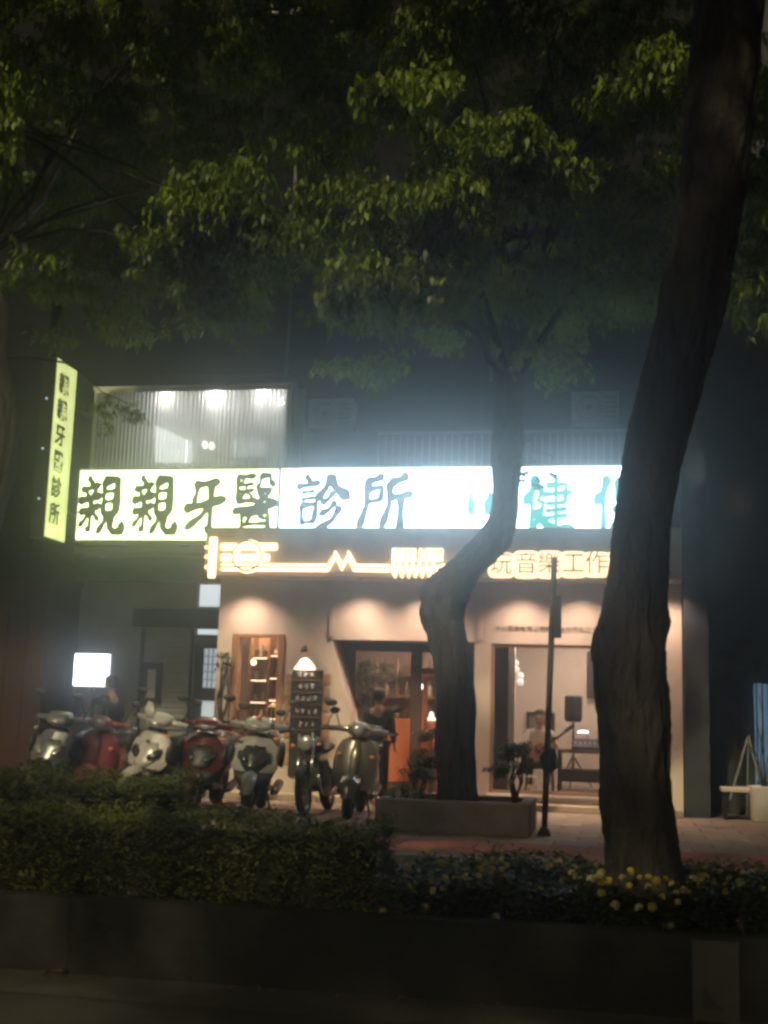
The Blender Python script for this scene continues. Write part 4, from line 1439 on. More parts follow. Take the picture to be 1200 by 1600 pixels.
def scooter(label, pnt, style, accent=None, seatm=None, headlight='bar', rearm=None):
    """origin on the ground, front towards -Y"""
    t = thing('scooter', (0, 0, 0), label, 'scooter', 'scooters parked in a row')
    accent = accent or M_blackplastic
    FW, RW = (0, -.66, .235), (0, .60, .235)
    wheel(t, FW, .185, .052)
    wheel(t, RW, .18, .058)
    for sx in (-.075, .075):
        MB().tube([(sx, -.66, .235), (sx, -.55, .52)], .02, 8).build('fork', M_darkmetal, t, True)
    if style == 'retro':
        rows = [(.95, -.40, .10, .04), (.90, -.425, .17, .07), (.80, -.455, .215, .10), (.66, -.49, .235, .12), (.52, -.525, .235, .13), (.42, -.545, .215, .13), (.34, -.55, .17, .11)]
    else:
        rows = [(.93, -.40, .05, .02), (.89, -.44, .14, .05), (.80, -.49, .215, .085), (.70, -.54, .245, .11), (.60, -.59, .25, .135), (.51, -.63, .205, .13), (.44, -.65, .12, .09), (.40, -.65, .05, .03)]
    MB.build(shield_mb(rows, 15, .035, 2.2 if style == 'retro' else 1.35), 'leg_shield', pnt, t, style == 'retro')
    shield_i = MB()
    shield_i.loft([(.95, 0, -.36, .10, .04), (.75, 0, -.36, .17, .06), (.5, 0, -.38, .17, .07), (.34, 0, -.36, .15, .08)], 'z', 16, 3)
    shield_i.build('inner_panel', M_blackplastic, t, True)
    MB.build(fender_mb(FW, .285 if style != 'retro' else .30, math.radians(5), math.radians(150), .075 if style != 'retro' else .10, .05), 'front_fender', pnt, t, True)
    # handlebar head
    hz = 1.04
    hd = MB()
    if style == 'retro':
        hd.loft([(-.52, 0, hz, .04, .035), (-.49, 0, hz, .09, .08), (-.42, 0, hz + .005, .12, .10), (-.32, 0, hz, .11, .085), (-.24, 0, hz - .01, .05, .05)], 'y', 18, 2.2)
    else:
        hd.loft([(-.52, 0, hz - .04, .05, .02), (-.47, 0, hz - .02, .12, .055), (-.38, 0, hz + .02, .155, .085), (-.28, 0, hz + .03, .12, .07), (-.22, 0, hz, .05, .04)], 'y', 18, 2.4)
    hd.loft([(-.30, -.30, hz, .035, .03), (-.14, -.33, hz, .045, .04), (.14, -.33, hz, .045, .04), (.30, -.30, hz, .035, .03)], 'x', 12)
    hd = hd.build('handlebar_cover', pnt, t, True)
    if style == 'retro':
        MB().ball((0, -.505, hz), (.07, .03, .065)).build('headlight', M_lens, hd, True)
    else:
        MB().loft([(-.10, -.475, hz - .02, .02, .018), (0, -.515, hz - .025, .025, .03), (.10, -.475, hz - .02, .02, .018)], 'x', 12).build('headlight', M_lens, hd, True)
    for sx in (-1, 1):
        MB().tube([(sx * .28, -.30, hz), (sx * .39, -.24, hz)], .018, 8).build('grip', M_rubber, t, True)
        MB().tube([(sx * .25, -.36, hz - .01), (sx * .37, -.31, hz - .01)], .006, 6).build('brake_lever', M_chrome, t, True)
        mirror(t, sx * .22, -.29, hz + .03)
        # winkers and nose lamps
        if style == 'retro':
            MB().ball((sx * .17, -.475, .74), (.03, .02, .02)).build('indicator', M_amber, t, True)
        else:
            MB().loft([(-.60, sx * .075, .62, .02, .015), (-.55, sx * .11, .66, .055, .035), (-.49, sx * .15, .72, .02, .02)], 'y', 12, 2).build('nose_lamp', M_smoke if headlight == 'smoke' else M_lens, t, True)
    if style == 'retro':
        MB().loft([(.93, 0, -.425, .03, .03), (.75, 0, -.485, .055, .035), (.55, 0, -.53, .05, .03), (.42, 0, -.55, .03, .02)], 'z', 12, 2.4).build('horn_cover', pnt, t, True)
        MB().torus((0, -.525, .68), .022, .006, 'y', 16, 6).build('emblem', M_darkmetal, t, True)
    else:
        MB().disc((0, -.525, .80), .022, .01, 'y', 16).build('emblem', M_chrome, t, True)
        MB.build(shield_mb([(.80, -.50, .10, .03), (.70, -.545, .14, .05), (.58, -.607, .13, .06), (.50, -.642, .06, .03)], 9, .004), 'nose_grille', accent, t, True)
    # floor, body, seat
    MB().bbox(-.16, .16, -.40, .12, .27, .33, .02).build('floorboard', M_blackplastic, t)
    MB().loft([(.02, 0, .52, .13, .22), (.12, 0, .55, .155, .235), (.40, 0, .60, .17, .19), (.70, 0, .68, .155, .13), (.92, 0, .74, .09, .07), (.97, 0, .75, .04, .03)], 'y', 18, 2.6).build('rear_body', rearm or pnt, t, True)
    MB().loft([(-.02, 0, .77, .07, .02), (.05, 0, .79, .13, .045), (.35, 0, .80, .15, .05), (.50, 0, .83, .145, .055), (.75, 0, .86, .12, .045), (.82, 0, .86, .06, .02)], 'y', 16, 2.6).build('seat', seatm or M_seat, t, True)
    gr_ = MB()
    gr_.tube([(-.14, .60, .80), (-.15, .80, .88), (-.08, .97, .92), (.08, .97, .92), (.15, .80, .88), (.14, .60, .80)], .016, 8)
    gr_.build('grab_rail', pnt if style != 'retro' else M_chrome, t, True)
    if style != 'retro':
        for sx in (-1, 1):
            MB().loft([(-.50, sx * .24, .70, .02, .10), (-.36, sx * .27, .72, .025, .16), (-.28, sx * .25, .70, .02, .10)], 'y', 10, 2).build('side_fairing', M_blackplastic, t, True)
            MB().ball((sx * .20, -.50, .90), (.035, .03, .018)).build('indicator', M_amber if sx > 0 else M_lens, t, True)
        MB().loft([(.32, 0, -.60, .10, .05), (.42, 0, -.60, .17, .06), (.50, 0, -.56, .19, .06)], 'z', 12, 3).build('lower_cowl', M_blackplastic, t, True)
    MB().ball((0, .96, .73), (.07, .02, .03)).build('tail_light', M_redlens, t, True)
    MB().box(-.10, .10, .985, .992, .48, .62).build('number_plate', M_plate, t)
    MB.build(fender_mb(RW, .275, math.radians(60), math.radians(200), .07, .02), 'rear_fender', M_blackplastic, t, True)
    MB().bbox(-.16, .04, .30, .62, .20, .38, .03).build('engine', M_darkmetal, t)
    MB().tube([(.14, .25, .22), (.15, .45, .24), (.16, .80, .32)], [.025, .05, .05], 10).build('exhaust', mat('exhaust_metal', (.10, .095, .09), .4, .8), t, True)
    for sx in (-.13, .13):
        MB().tube([(sx * .6, .30, .26), (sx, .36, .012)], .012, 6).build('stand_leg', M_darkmetal, t)
    return t


def put(t, u, v, Y=None, turn=0.0, lean=0.0, scale=1.05, wide=1.18):
    """put so that the front wheel's contact lies under pixel (u, v) on the row line"""
    d = ray(u, v)
    yy = Y
    p = P(u, v, yy)
    # front wheel contact is 0.66 in front of the origin
    ox = -math.sin(turn) * .66 * scale * -1
    t.location = (p.x - math.sin(turn) * .66 * scale, yy + math.cos(turn) * .66 * scale, 0.0)
    t.rotation_euler = (0, lean, turn)
    t.scale = (scale * wide, scale, scale)


silver = paint('silver_paint', (.20, .205, .22), .5, .33)
pink = paint('pink_paint', (.27, .055, .07), 0.2)
white = paint('white_paint_gloss', (.46, .44, .43))
dred = paint('dark_red_paint', (.10, .014, .012), .2)
greyw = paint('grey_white_paint', (.30, .30, .30))
champagne = paint('champagne_paint', (.26, .235, .21), .6, .28)

T_ = math.radians
SC = []
s1 = scooter('silver-grey scooter at the left end of the parked row', silver, 'sport', silver, None, 'bar', M_blackplastic)
put(s1, 52, 1255, -3.2, T_(-4), .12, 1.12)
s2 = scooter('pink scooter between the silver-grey and the cream-white one', pink, 'retro')
put(s2, 128, 1255, -3.0, T_(6), .10, 1.08)
s3 = scooter('cream-white scooter with raised fly screen, third from the left', white, 'sport', white, None, 'smoke')
put(s3, 200, 1262, -3.3, T_(-14), .16, 1.15)
MB().loft([(1.06, -.06, -.48, .05, .012), (1.16, -.10, -.45, .06, .012), (1.24, -.12, -.42, .03, .01)], 'z', 12, 2.5).build('fly_screen', white, s3, True)
s4 = scooter('dark red scooter half hidden in shade behind the hedge', dred, 'sport', None, None, 'smoke', M_blackplastic)
put(s4, 296, 1266, -3.1, T_(4), .10, 1.1)
s5 = scooter('pale grey-white scooter with smoked nose lamps before the display window', greyw, 'sport', M_smoke, None, 'smoke', M_blackplastic)
put(s5, 385, 1275, -3.4, T_(9), .06, 1.12)
MB().ball((0, -.45, 1.13), (.03, .03, .03)).build('position_lamp', M_amber, s5, True)
s7 = scooter('champagne retro scooter at the right end of the parked row', champagne, 'retro')
put(s7, 542, 1280, -3.2, T_(5), .08, 1.1)
MB().loft([(.72, 0, .98, .10, .08), (.76, 0, .98, .16, .12), (1.0, 0, .98, .16, .12), (1.04, 0, .98, .1, .08)], 'y', 14, 3.5).build('top_box', M_blackplastic, s7, True)

# motorcycle
mc = thing('motorcycle', (0, 0, 0), 'black naked motorcycle with round headlight beside the champagne scooter', 'motorcycle')
wheel(mc, (0, -.68, .30), .255, .048, False, 14)
wheel(mc, (0, .62, .30), .245, .058, False, 14)
for sx in (-.09, .09):
    MB().tube([(sx, -.68, .30), (sx, -.40, 1.02)], .022, 8).build('fork', M_chrome, mc, True)
MB.build(fender_mb((0, -.68, .30), .325, math.radians(35), math.radians(140), .06, .03), 'front_fender', M_blackplastic, mc, True)
MB().rings([[(r * math.cos(2 * PI * k / 18), y, .90 + r * math.sin(2 * PI * k / 18)) for k in range(18)] for r, y in ((.02, -.36), (.07, -.38), (.095, -.46), (.098, -.50), (.085, -.515), (.01, -.525))]).build('headlight', M_lens, mc, True)
MB().tube([(-.38, -.22, 1.06), (-.22, -.33, 1.08), (0, -.38, 1.03), (.22, -.33, 1.08), (.38, -.22, 1.06)], .014, 8).build('handlebar', M_blackplastic, mc, True)
for sx in (-1, 1):
    MB().tube([(sx * .28, -.295, 1.07), (sx * .40, -.21, 1.06)], .02, 8).build('grip', M_rubber, mc, True)
    mirror(mc, sx * .24, -.31, 1.08, .2)
    MB().ball((sx * .17, -.46, .88), (.035, .025, .022)).build('indicator', M_amber, mc, True)
MB().loft([(-.30, 0, .86, .06, .06), (-.2, 0, .86, .13, .11), (0, 0, .86, .14, .12), (.15, 0, .80, .09, .07)], 'y', 16, 2.5).build('fuel_tank', M_blackplastic, mc, True)
MB().loft([(.12, 0, .79, .10, .03), (.3, 0, .79, .13, .045), (.7, 0, .84, .12, .05), (.82, 0, .86, .06, .03)], 'y', 14, 2.6).build('seat', M_seat, mc, True)
MB().bbox(-.15, .15, -.25, .22, .28, .68, .05).build('engine', M_darkmetal, mc)
MB().tube([(.1, -.28, .5), (.13, -.2, .25), (.15, .2, .22), (.16, .8, .34)], [.022, .024, .03, .05], 8).build('exhaust', M_chrome, mc, True)
MB().tube([(0, -.36, .98), (0, -.1, .72), (0, .2, .66), (0, .62, .32)], .03, 8).build('frame', M_darkmetal, mc, True)
MB().tube([(-.1, .05, .30), (-.24, -.05, .02)], .012, 6).build('side_stand', M_darkmetal, mc)
put(mc, 476, 1277, -3.1, T_(0), -.08, 1.05, 1.0)
# helmet resting on the grey-white scooter's seat
hm = thing('helmet', (0, 0, 0), 'grey open-face helmet on the seat of the grey-white scooter', 'helmet')
MB().ball((0, 0, .12), (.13, .15, .13), 18, 10).build('shell', greyw, hm, True)
MB().loft([(-.17, 0, .08, .09, .05), (-.13, 0, .10, .12, .07)], 'y', 14).build('visor', M_smoke, hm, True)
hm.location = (s5.location.x + .06, s5.location.y + .35, .90)

# ================================================================== PEOPLE
def skin_obj(name, joints, bones, material, parent, root, sub=2):
    names = list(joints)
    idx = {n: i for i, n in enumerate(names)}
    off = OFF[parent.name]
    me = bpy.data.meshes.new(name)
    me.from_pydata([tuple(Vector(joints[n][:3]) - off) for n in names], [(idx[a], idx[b]) for a, b in bones], [])
    o = bpy.data.objects.new(name, me)
    COL.objects.link(o)
    o.parent = parent
    OFF[o.name] = off
    md = o.modifiers.new('skin', 'SKIN')
    for i, n in enumerate(names):
        r = joints[n][3]
        rr = r if isinstance(r, tuple) else (r, r)
        me.skin_vertices[0].data[i].radius = rr
        me.skin_vertices[0].data[i].use_root = (n == root)
    md.use_smooth_shade = True
    sb = o.modifiers.new('sub', 'SUBSURF')
    sb.levels = sub
    sb.render_levels = sub
    me.materials.append(material)
    return o


SKIN = mat('skin', (.42, .25, .17), .55, var=.05)
HAIR = mat('hair_black', (.012, .010, .009), .6, var=.3, scale=30, bump=.4)


def hand_bones(J, B, wrist, base, d, side, r=.008):
    """palm and five fingers from a wrist joint; d: pointing direction, side: across the palm"""
    d = Vector(d).normalized()
    side = Vector(side).normalized()
    pal = Vector(J[wrist][:3]) + d * .05
    J[base + '_palm'] = (*pal, (.022, .032))
    B.append((wrist, base + '_palm'))
    down = d.cross(side)
    for k, (o, ln) in enumerate(((-.03, .06), (-.011, .07), (.010, .072), (.030, .055))):
        a = pal + d * .035 + side * o
        b = a + d * ln * .55 + down * .006
        c = b + d * ln * .35 + down * .022
        for s_, p in zip('abc', (a, b, c)):
            J['%s_f%d%s' % (base, k, s_)] = (*p, r)
        B.extend([(base + '_palm', '%s_f%da' % (base, k)), ('%s_f%da' % (base, k), '%s_f%db' % (base, k)), ('%s_f%db' % (base, k), '%s_f%dc' % (base, k))])
    a = pal - side * .035 + d * .0
    b = a - side * .022 + d * .03
    J[base + '_t1'] = (*a, .010)
    J[base + '_t2'] = (*b, .009)
    B.extend([(base + '_palm', base + '_t1'), (base + '_t1', base + '_t2')])


def head_mb(c, s=1.0, face=(0, -1)):
    """head with brow, nose, chin, ears facing the direction face; c = centre"""
    m = MB()
    m.loft([(-.115, 0, .02, .035, .04), (-.09, 0, .012, .055, .065), (-.04, 0, .0, .070, .088), (.02, 0, .0, .077, .097), (.07, 0, .005, .072, .090), (.105, 0, .01, .050, .060), (.12, 0, .01, .02, .025)], 'z', 18, 2.2)
    m.loft([(-.03, 0, -.095, .016, .014), (-.015, 0, -.105, .014, .018), (.02, 0, -.095, .008, .012)], 'z', 8)       # nose
    m.loft([(-.068, 0, -.078, .022, .012), (-.06, 0, -.082, .024, .012), (-.052, 0, -.078, .02, .012)], 'z', 8)      # lips
    for sx in (-1, 1):
        m.ball((sx * .078, .01, -.005), (.012, .02, .03), 10, 6)
        m.ball((sx * .03, -.085, .012), (.013, .012, .009), 8, 6)
    a = math.atan2(face[0], -face[1])
    return m.xform(Matrix.Translation(Vector(c)) @ Matrix.Rotation(a, 4, 'Z') @ Matrix.Scale(s, 4))


def hair_mb(c, s=1.0, face=(0, -1), long=0.0):
    m = MB()
    m.loft([(-.06 - long, 0, .05, .05, .05), (-.03, 0, .035, .078, .075), (.03, 0, .015, .087, .098), (.08, 0, .005, .082, .098), (.115, 0, .008, .06, .07), (.132, 0, .01, .025, .03)], 'z', 18, 2.2)
    a = math.atan2(face[0], -face[1])
    return m.xform(Matrix.Translation(Vector(c)) @ Matrix.Rotation(a, 4, 'Z') @ Matrix.Scale(s, 4))


def standing(x, y, z, h, label, cloth, trouser, face=(0, 1)):
    t = thing('person', (x, y, z), label, 'person')
    k = h / 1.72
    fx, fy = face
    sd = Vector((fy, -fx, 0))       # person's right-hand axis
    fw = Vector((fx, fy, 0))

    def at(s, f, zz, r):
        p = Vector((x, y, z)) + sd * s * k + fw * f * k
        return (p.x, p.y, z + zz * k, r if isinstance(r, tuple) else r * k)
    J = dict(pel=at(0, 0, .95, (.15, .11)), ab=at(0, .01, 1.08, (.14, .10)), ch=at(0, 0, 1.28, (.17, .115)), nk=at(0, -.005, 1.44, .06), hd0=at(0, .01, 1.52, .05))
    B = [('pel', 'ab'), ('ab', 'ch'), ('ch', 'nk'), ('nk', 'hd0')]
    Jt = dict(pel=at(0, 0, .94, (.155, .115)))
    Bt = []
    Js = dict(ab0=at(0, 0, .90, (.165, .125)), ab=at(0, .01, 1.08, (.155, .115)), ch=at(0, 0, 1.28, (.215, .16)), nk=at(0, -.005, 1.46, .09))
    Bs = [('ab0', 'ab'), ('ab', 'ch'), ('ch', 'nk')]
    for nm, s in (('l', -1), ('r', 1)):
        J.update({nm + 'hip': at(.09 * s, 0, .90, .085), nm + 'kn': at(.10 * s, .02, .50, .055), nm + 'an': at(.105 * s, -.01, .09, .038), nm + 'to': at(.11 * s, .16, .035, .032),
                  nm + 'sh': at(.18 * s, 0, 1.38, .055), nm + 'el': at(.23 * s, -.02, 1.10, .042), nm + 'wr': at(.22 * s, .10, .90, .028)})
        B += [('pel', nm + 'hip'), (nm + 'hip', nm + 'kn'), (nm + 'kn', nm + 'an'), (nm + 'an', nm + 'to'), ('ch', nm + 'sh'), (nm + 'sh', nm + 'el'), (nm + 'el', nm + 'wr')]
        hand_bones(J, B, nm + 'wr', nm + 'h', fw * .3 + Vector((0, 0, -1)), fw)
        Jt.update({nm + 'hip': at(.09 * s, 0, .88, .10), nm + 'kn': at(.10 * s, .02, .50, .075), nm + 'an': at(.105 * s, -.01, .08, .062)})
        Bt += [('pel', nm + 'hip'), (nm + 'hip', nm + 'kn'), (nm + 'kn', nm + 'an')]
        Js.update({nm + 'sh': at(.185 * s, 0, 1.37, .085), nm + 'el': at(.235 * s, -.02, 1.10, .058), nm + 'wr': at(.222 * s, .09, .93, .045)})
        Bs += [('ch', nm + 'sh'), (nm + 'sh', nm + 'el'), (nm + 'el', nm + 'wr')]
    skin_obj('body', J, B, SKIN, t, 'pel')
    skin_obj('jacket', Js, Bs, cloth, t, 'ab')
    skin_obj('trousers', Jt, Bt, trouser, t, 'pel')
    c = at(0, .02, 1.60, 0)[:3]
    head_mb(c, k, face).build('head', SKIN, t, True)
    hair_mb(c, k * 1.03, face).build('hair', HAIR, t, True)
    return t


BLK = mat('black_cloth', (.02, .018, .016), .9, var=.3, scale=12, bump=.3)
NAVY = mat('dark_trousers', (.022, .022, .026), .9, var=.3, scale=12)
q = P(588, 1250, -0.75)
standing(q.x, -0.75, 0.0, 1.74, 'person in black clothes standing at the shop entrance, seen from behind', BLK, NAVY, (0.25, .97))
q = P(163, 1250, -0.9)
standing(q.x, -0.9, 0.0, 1.83, 'dark-clothed person standing beside the small square light box', BLK, NAVY, (-.9, .3))

# seated guitarist
gq = P(843, 1200, 1.5)
gx, gy, gz = gq.x, 1.5, .2
gt = thing('person', (gx, gy, gz), 'seated person in a white shirt playing a guitar behind the music room window', 'person')


def ga(a, b, c, r):
    return (gx + a, gy + b, gz + c, r)


J = dict(pel=ga(0, .05, .50, (.14, .12)), ab=ga(0, .05, .65, (.13, .10)), ch=ga(0, 0, .86, (.16, .11)), nk=ga(0, -.03, 1.02, .055), hd=ga(0, -.04, 1.09, .05))
B = [('pel', 'ab'), ('ab', 'ch'), ('ch', 'nk'), ('nk', 'hd')]
Js = dict(ab0=ga(0, .05, .50, (.16, .13)), ab=ga(0, .05, .65, (.15, .115)), ch=ga(0, 0, .86, (.175, .125)), nk=ga(0, -.03, .99, .07))
Bs = [('ab0', 'ab'), ('ab', 'ch'), ('ch', 'nk')]
Jt = dict(pel=ga(0, .05, .47, (.15, .12)))
Bt = []
for nm, s in (('l', 1), ('r', -1)):
    el = (.28 * s, -.08, .68)
    wr = (.26, -.32, .80) if s > 0 else (-.06, -.27, .60)
    J.update({nm + 'hip': ga(.09 * s, 0, .47, .08), nm + 'kn': ga(.15 * s, -.40, .48, .058), nm + 'an': ga(.13 * s, -.36, .08, .04), nm + 'to': ga(.14 * s, -.50, .035, .034),
              nm + 'sh': ga(.17 * s, -.01, .94, .055), nm + 'el': ga(*el, .042), nm + 'wr': ga(*wr, .027)})
    B += [('pel', nm + 'hip'), (nm + 'hip', nm + 'kn'), (nm + 'kn', nm + 'an'), (nm + 'an', nm + 'to'), ('ch', nm + 'sh'), (nm + 'sh', nm + 'el'), (nm + 'el', nm + 'wr')]
    hand_bones(J, B, nm + 'wr', nm + 'h', (.2 * -s, -.3, .5) if s > 0 else (.6, -.3, -.5), (1, 0, 0) if s > 0 else (0, 0, 1))
    Js.update({nm + 'sh': ga(.175 * s, -.01, .94, .072), nm + 'el': ga(*el, .058)})
    Bs += [('ch', nm + 'sh'), (nm + 'sh', nm + 'el')]
    Jt.update({nm + 'hip': ga(.09 * s, 0, .47, .10), nm + 'kn': ga(.15 * s, -.40, .48, .075), nm + 'an': ga(.13 * s, -.36, .10, .058)})
    Bt += [('pel', nm + 'hip'), (nm + 'hip', nm + 'kn'), (nm + 'kn', nm + 'an')]
skin_obj('body', J, B, SKIN, gt, 'pel')
skin_obj('shirt', Js, Bs, mat('white_shirt', (.62, .58, .54), .85, var=.1, scale=8), gt, 'ab')
skin_obj('trousers', Jt, Bt, NAVY, gt, 'pel')
head_mb((gx, gy - .05, gz + 1.18), 1.0, (-.1, -1)).build('head', SKIN, gt, True)
hair_mb((gx, gy - .045, gz + 1.185), 1.04, (-.1, -1), .05).build('hair', HAIR, gt, True)
chr_ = thing('chair', (gx, gy + .1, .2), 'dark chair under the seated guitarist', 'chair')
MB().bbox(gx - .22, gx + .22, gy - .15, gy + .28, .55, .59, .01).build('seat', M_darkmetal, chr_)
for dx in (-.2, .2):
    for dy in (-.12, .26):
        MB().tube([(gx + dx, gy + dy, .55), (gx + dx * 1.1, gy + dy, .205)], .014, 8).build('leg', M_darkmetal, chr_)
gu = thing('guitar', (gx, gy - .28, gz + .5), 'acoustic guitar with an orange-brown body held by the seated person', 'guitar')
gb = MB()
outl = []
for k in range(28):
    a = 2 * PI * k / 28
    rr = .165 + .035 * math.cos(2 * a) - (.02 if math.cos(a) > 0 else -.02) * abs(math.cos(a))
    outl.append((math.cos(a) * rr * 1.25, math.sin(a) * rr))
tl_ = math.radians(38)
for yy in (0,):
    o3 = []
    for y_ in (-.05, .05):
        o3.append([(gx - .05 + px * math.cos(tl_) - pz_ * math.sin(tl_), gy - .30 + y_, gz + .60 + px * math.sin(tl_) + pz_ * math.cos(tl_)) for px, pz_ in outl])
    gb.rings(o3)
gb.build('body', mat('guitar_wood', (.50, .22, .06), .3, var=.15, coat=.4), gu)
ce = lambda p: (gx - .05 + p * math.cos(tl_), gy - .36, gz + .60 + p * math.sin(tl_))
MB().disc((ce(.06)[0], gy - .352, ce(.06)[2]), .045, .006, 'y', 20).build('sound_hole', M_blackplastic, gu)
MB().tube([ce(.12), ce(.62)], .024, 8).build('neck', mat('neck_wood', (.12, .06, .03), .4), gu, True)
MB().tube([ce(.62), ce(.78)], .034, 6).build('headstock', M_blackplastic, gu)

# ================================================================== PLANTER BOX, POLE
pb = thing('planter_box', (1.8, -3.9, 0), 'rough concrete planter box holding the leaning street tree', 'planter')
PX0, PX1, PY0, PY1, PZ = .88, 2.70, -4.60, -3.20, .38
MB().bbox(PX0, PX1, PY0, PY0 + .14, 0, PZ, .02).build('wall', M_concrete, pb)
MB().bbox(PX0, PX1, PY1 - .14, PY1, 0, PZ, .02).build('wall', M_concrete, pb)
MB().bbox(PX0, PX0 + .14, PY0 + .145, PY1 - .145, 0, PZ, .02).build('wall', M_concrete, pb)
MB().bbox(PX1 - .14, PX1, PY0 + .145, PY1 - .145, 0, PZ, .02).build('wall', M_concrete, pb)
MB().box(PX0 + .145, PX1 - .145, PY0 + .145, PY1 - .145, .02, PZ - .06).build('soil', M_soil, pb)
a = G(850, 1306)
tp_ = P(866, 905, a.y)
pol = thing('sign_pole', (a.x, a.y, 0), 'slim dark pole with small sign plate beside the planter box', 'pole')
MB().tube([(a.x, a.y, 0), (tp_.x, a.y, 3.30)], .036, 12).build('post', mat('pole_paint', (.055, .045, .04), .6, .2), pol, True)
b0, b1 = P(866, 930, a.y - .04), P(877, 997, a.y - .04)
MB().bbox(b0.x, b1.x, a.y - .055, a.y - .035, b1.z, b0.z, .004).build('sign_plate', M_darkmetal, pol)
c = P(856, 1185, a.y)
MB().loft([(c.z - .17, c.x, a.y, .05, .05), (c.z - .10, c.x + .02, a.y, .10, .08), (c.z + .02, c.x, a.y, .11, .09), (c.z + .12, c.x + .03, a.y, .05, .05)], 'z', 9, 1.6).build('tied_bundle', BLK, pol)
MB().loft([(0.0, a.x, a.y, .08, .08), (.03, a.x, a.y, .075, .075), (.10, a.x, a.y, .045, .045)], 'z', 12, 2).build('base', M_darkmetal, pol)

# ================================================================== TREES
def trunk_mb(path, seed, rough=.08, n=48, sub=9, burls=()):
    """path: (x,y,z,r); knobbly tapered tube"""
    rg = random.Random(seed)
    pts, rad = [], []
    for i in range(len(path) - 1):
        p0, p1, p2, p3 = [Vector(path[min(max(j, 0), len(path) - 1)]) for j in (i - 1, i, i + 1, i + 2)]
        for j in range(sub):
            t = j / sub
            q = .5 * ((2 * p1) + (p2 - p0) * t + (2 * p0 - 5 * p1 + 4 * p2 - p3) * t * t + (3 * p1 - p0 - 3 * p2 + p3) * t ** 3)
            pts.append(q)
    pts.append(Vector(path[-1]))
    ph = [rg.uniform(0, 6.28) for _ in range(8)]
    rings = []
    for i, q in enumerate(pts):
        r = []
        for k in range(n):
            a = 2 * PI * k / n
            w = 1 + rough * (.6 * math.sin(3 * a + ph[0] + i * .10) + .5 * math.sin(5 * a + ph[1] - i * .07) + .5 * math.sin(2 * a + ph[2] + i * .31) + .35 * math.sin(9 * a + ph[3] + i * .23) + .30 * math.sin(17 * a + ph[4] + 1.2 * math.sin(i * .4 + ph[5]))) + rg.uniform(-.025, .025)
            for (bz, ba, amp, bh) in burls:
                da = (a - ba + PI) % (2 * PI) - PI
                w += amp * math.exp(-(da / .55) ** 2 - ((q.z - bz) / bh) ** 2)
            r.append((q.x + math.cos(a) * q.w * w, q.y + math.sin(a) * q.w * w, q.z + rg.uniform(-.004, .004)))
        rings.append(r)
    return MB().rings(rings, True)


def limb(p0, p1, r0, r1, seed):
    rg = random.Random(seed)
    p0, p1 = Vector(p0), Vector(p1)
    pts, rad = [], []
    for i in range(7):
        t = i / 6
        q = p0.lerp(p1, t) + Vector((rg.uniform(-.1, .1), rg.uniform(-.1, .1), .25 * math.sin(PI * t) + rg.uniform(-.05, .05))) * (0 if i in (0,) else 1)
        pts.append(q)
        rad.append(r0 + (r1 - r0) * t)
    return MB().tube(pts, rad, 8)


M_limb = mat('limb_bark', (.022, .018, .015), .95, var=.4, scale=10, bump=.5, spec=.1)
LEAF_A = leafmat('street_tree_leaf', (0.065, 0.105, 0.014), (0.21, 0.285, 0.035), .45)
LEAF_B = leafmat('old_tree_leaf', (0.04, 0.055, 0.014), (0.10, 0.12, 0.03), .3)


def C_(u, v, Y, r, n):
    p = P(u, v, Y)
    return ((p.x, p.y, p.z), r, n)


# --- leaning tree in the planter box, its crown fills the middle of the picture
ty = -3.9


def tp2(u, v, wpx, Y=ty):
    p = P(u, v, Y)
    dist = (p - CAM).length
    return (p.x, p.y, p.z, wpx / 2 / FPX * dist)


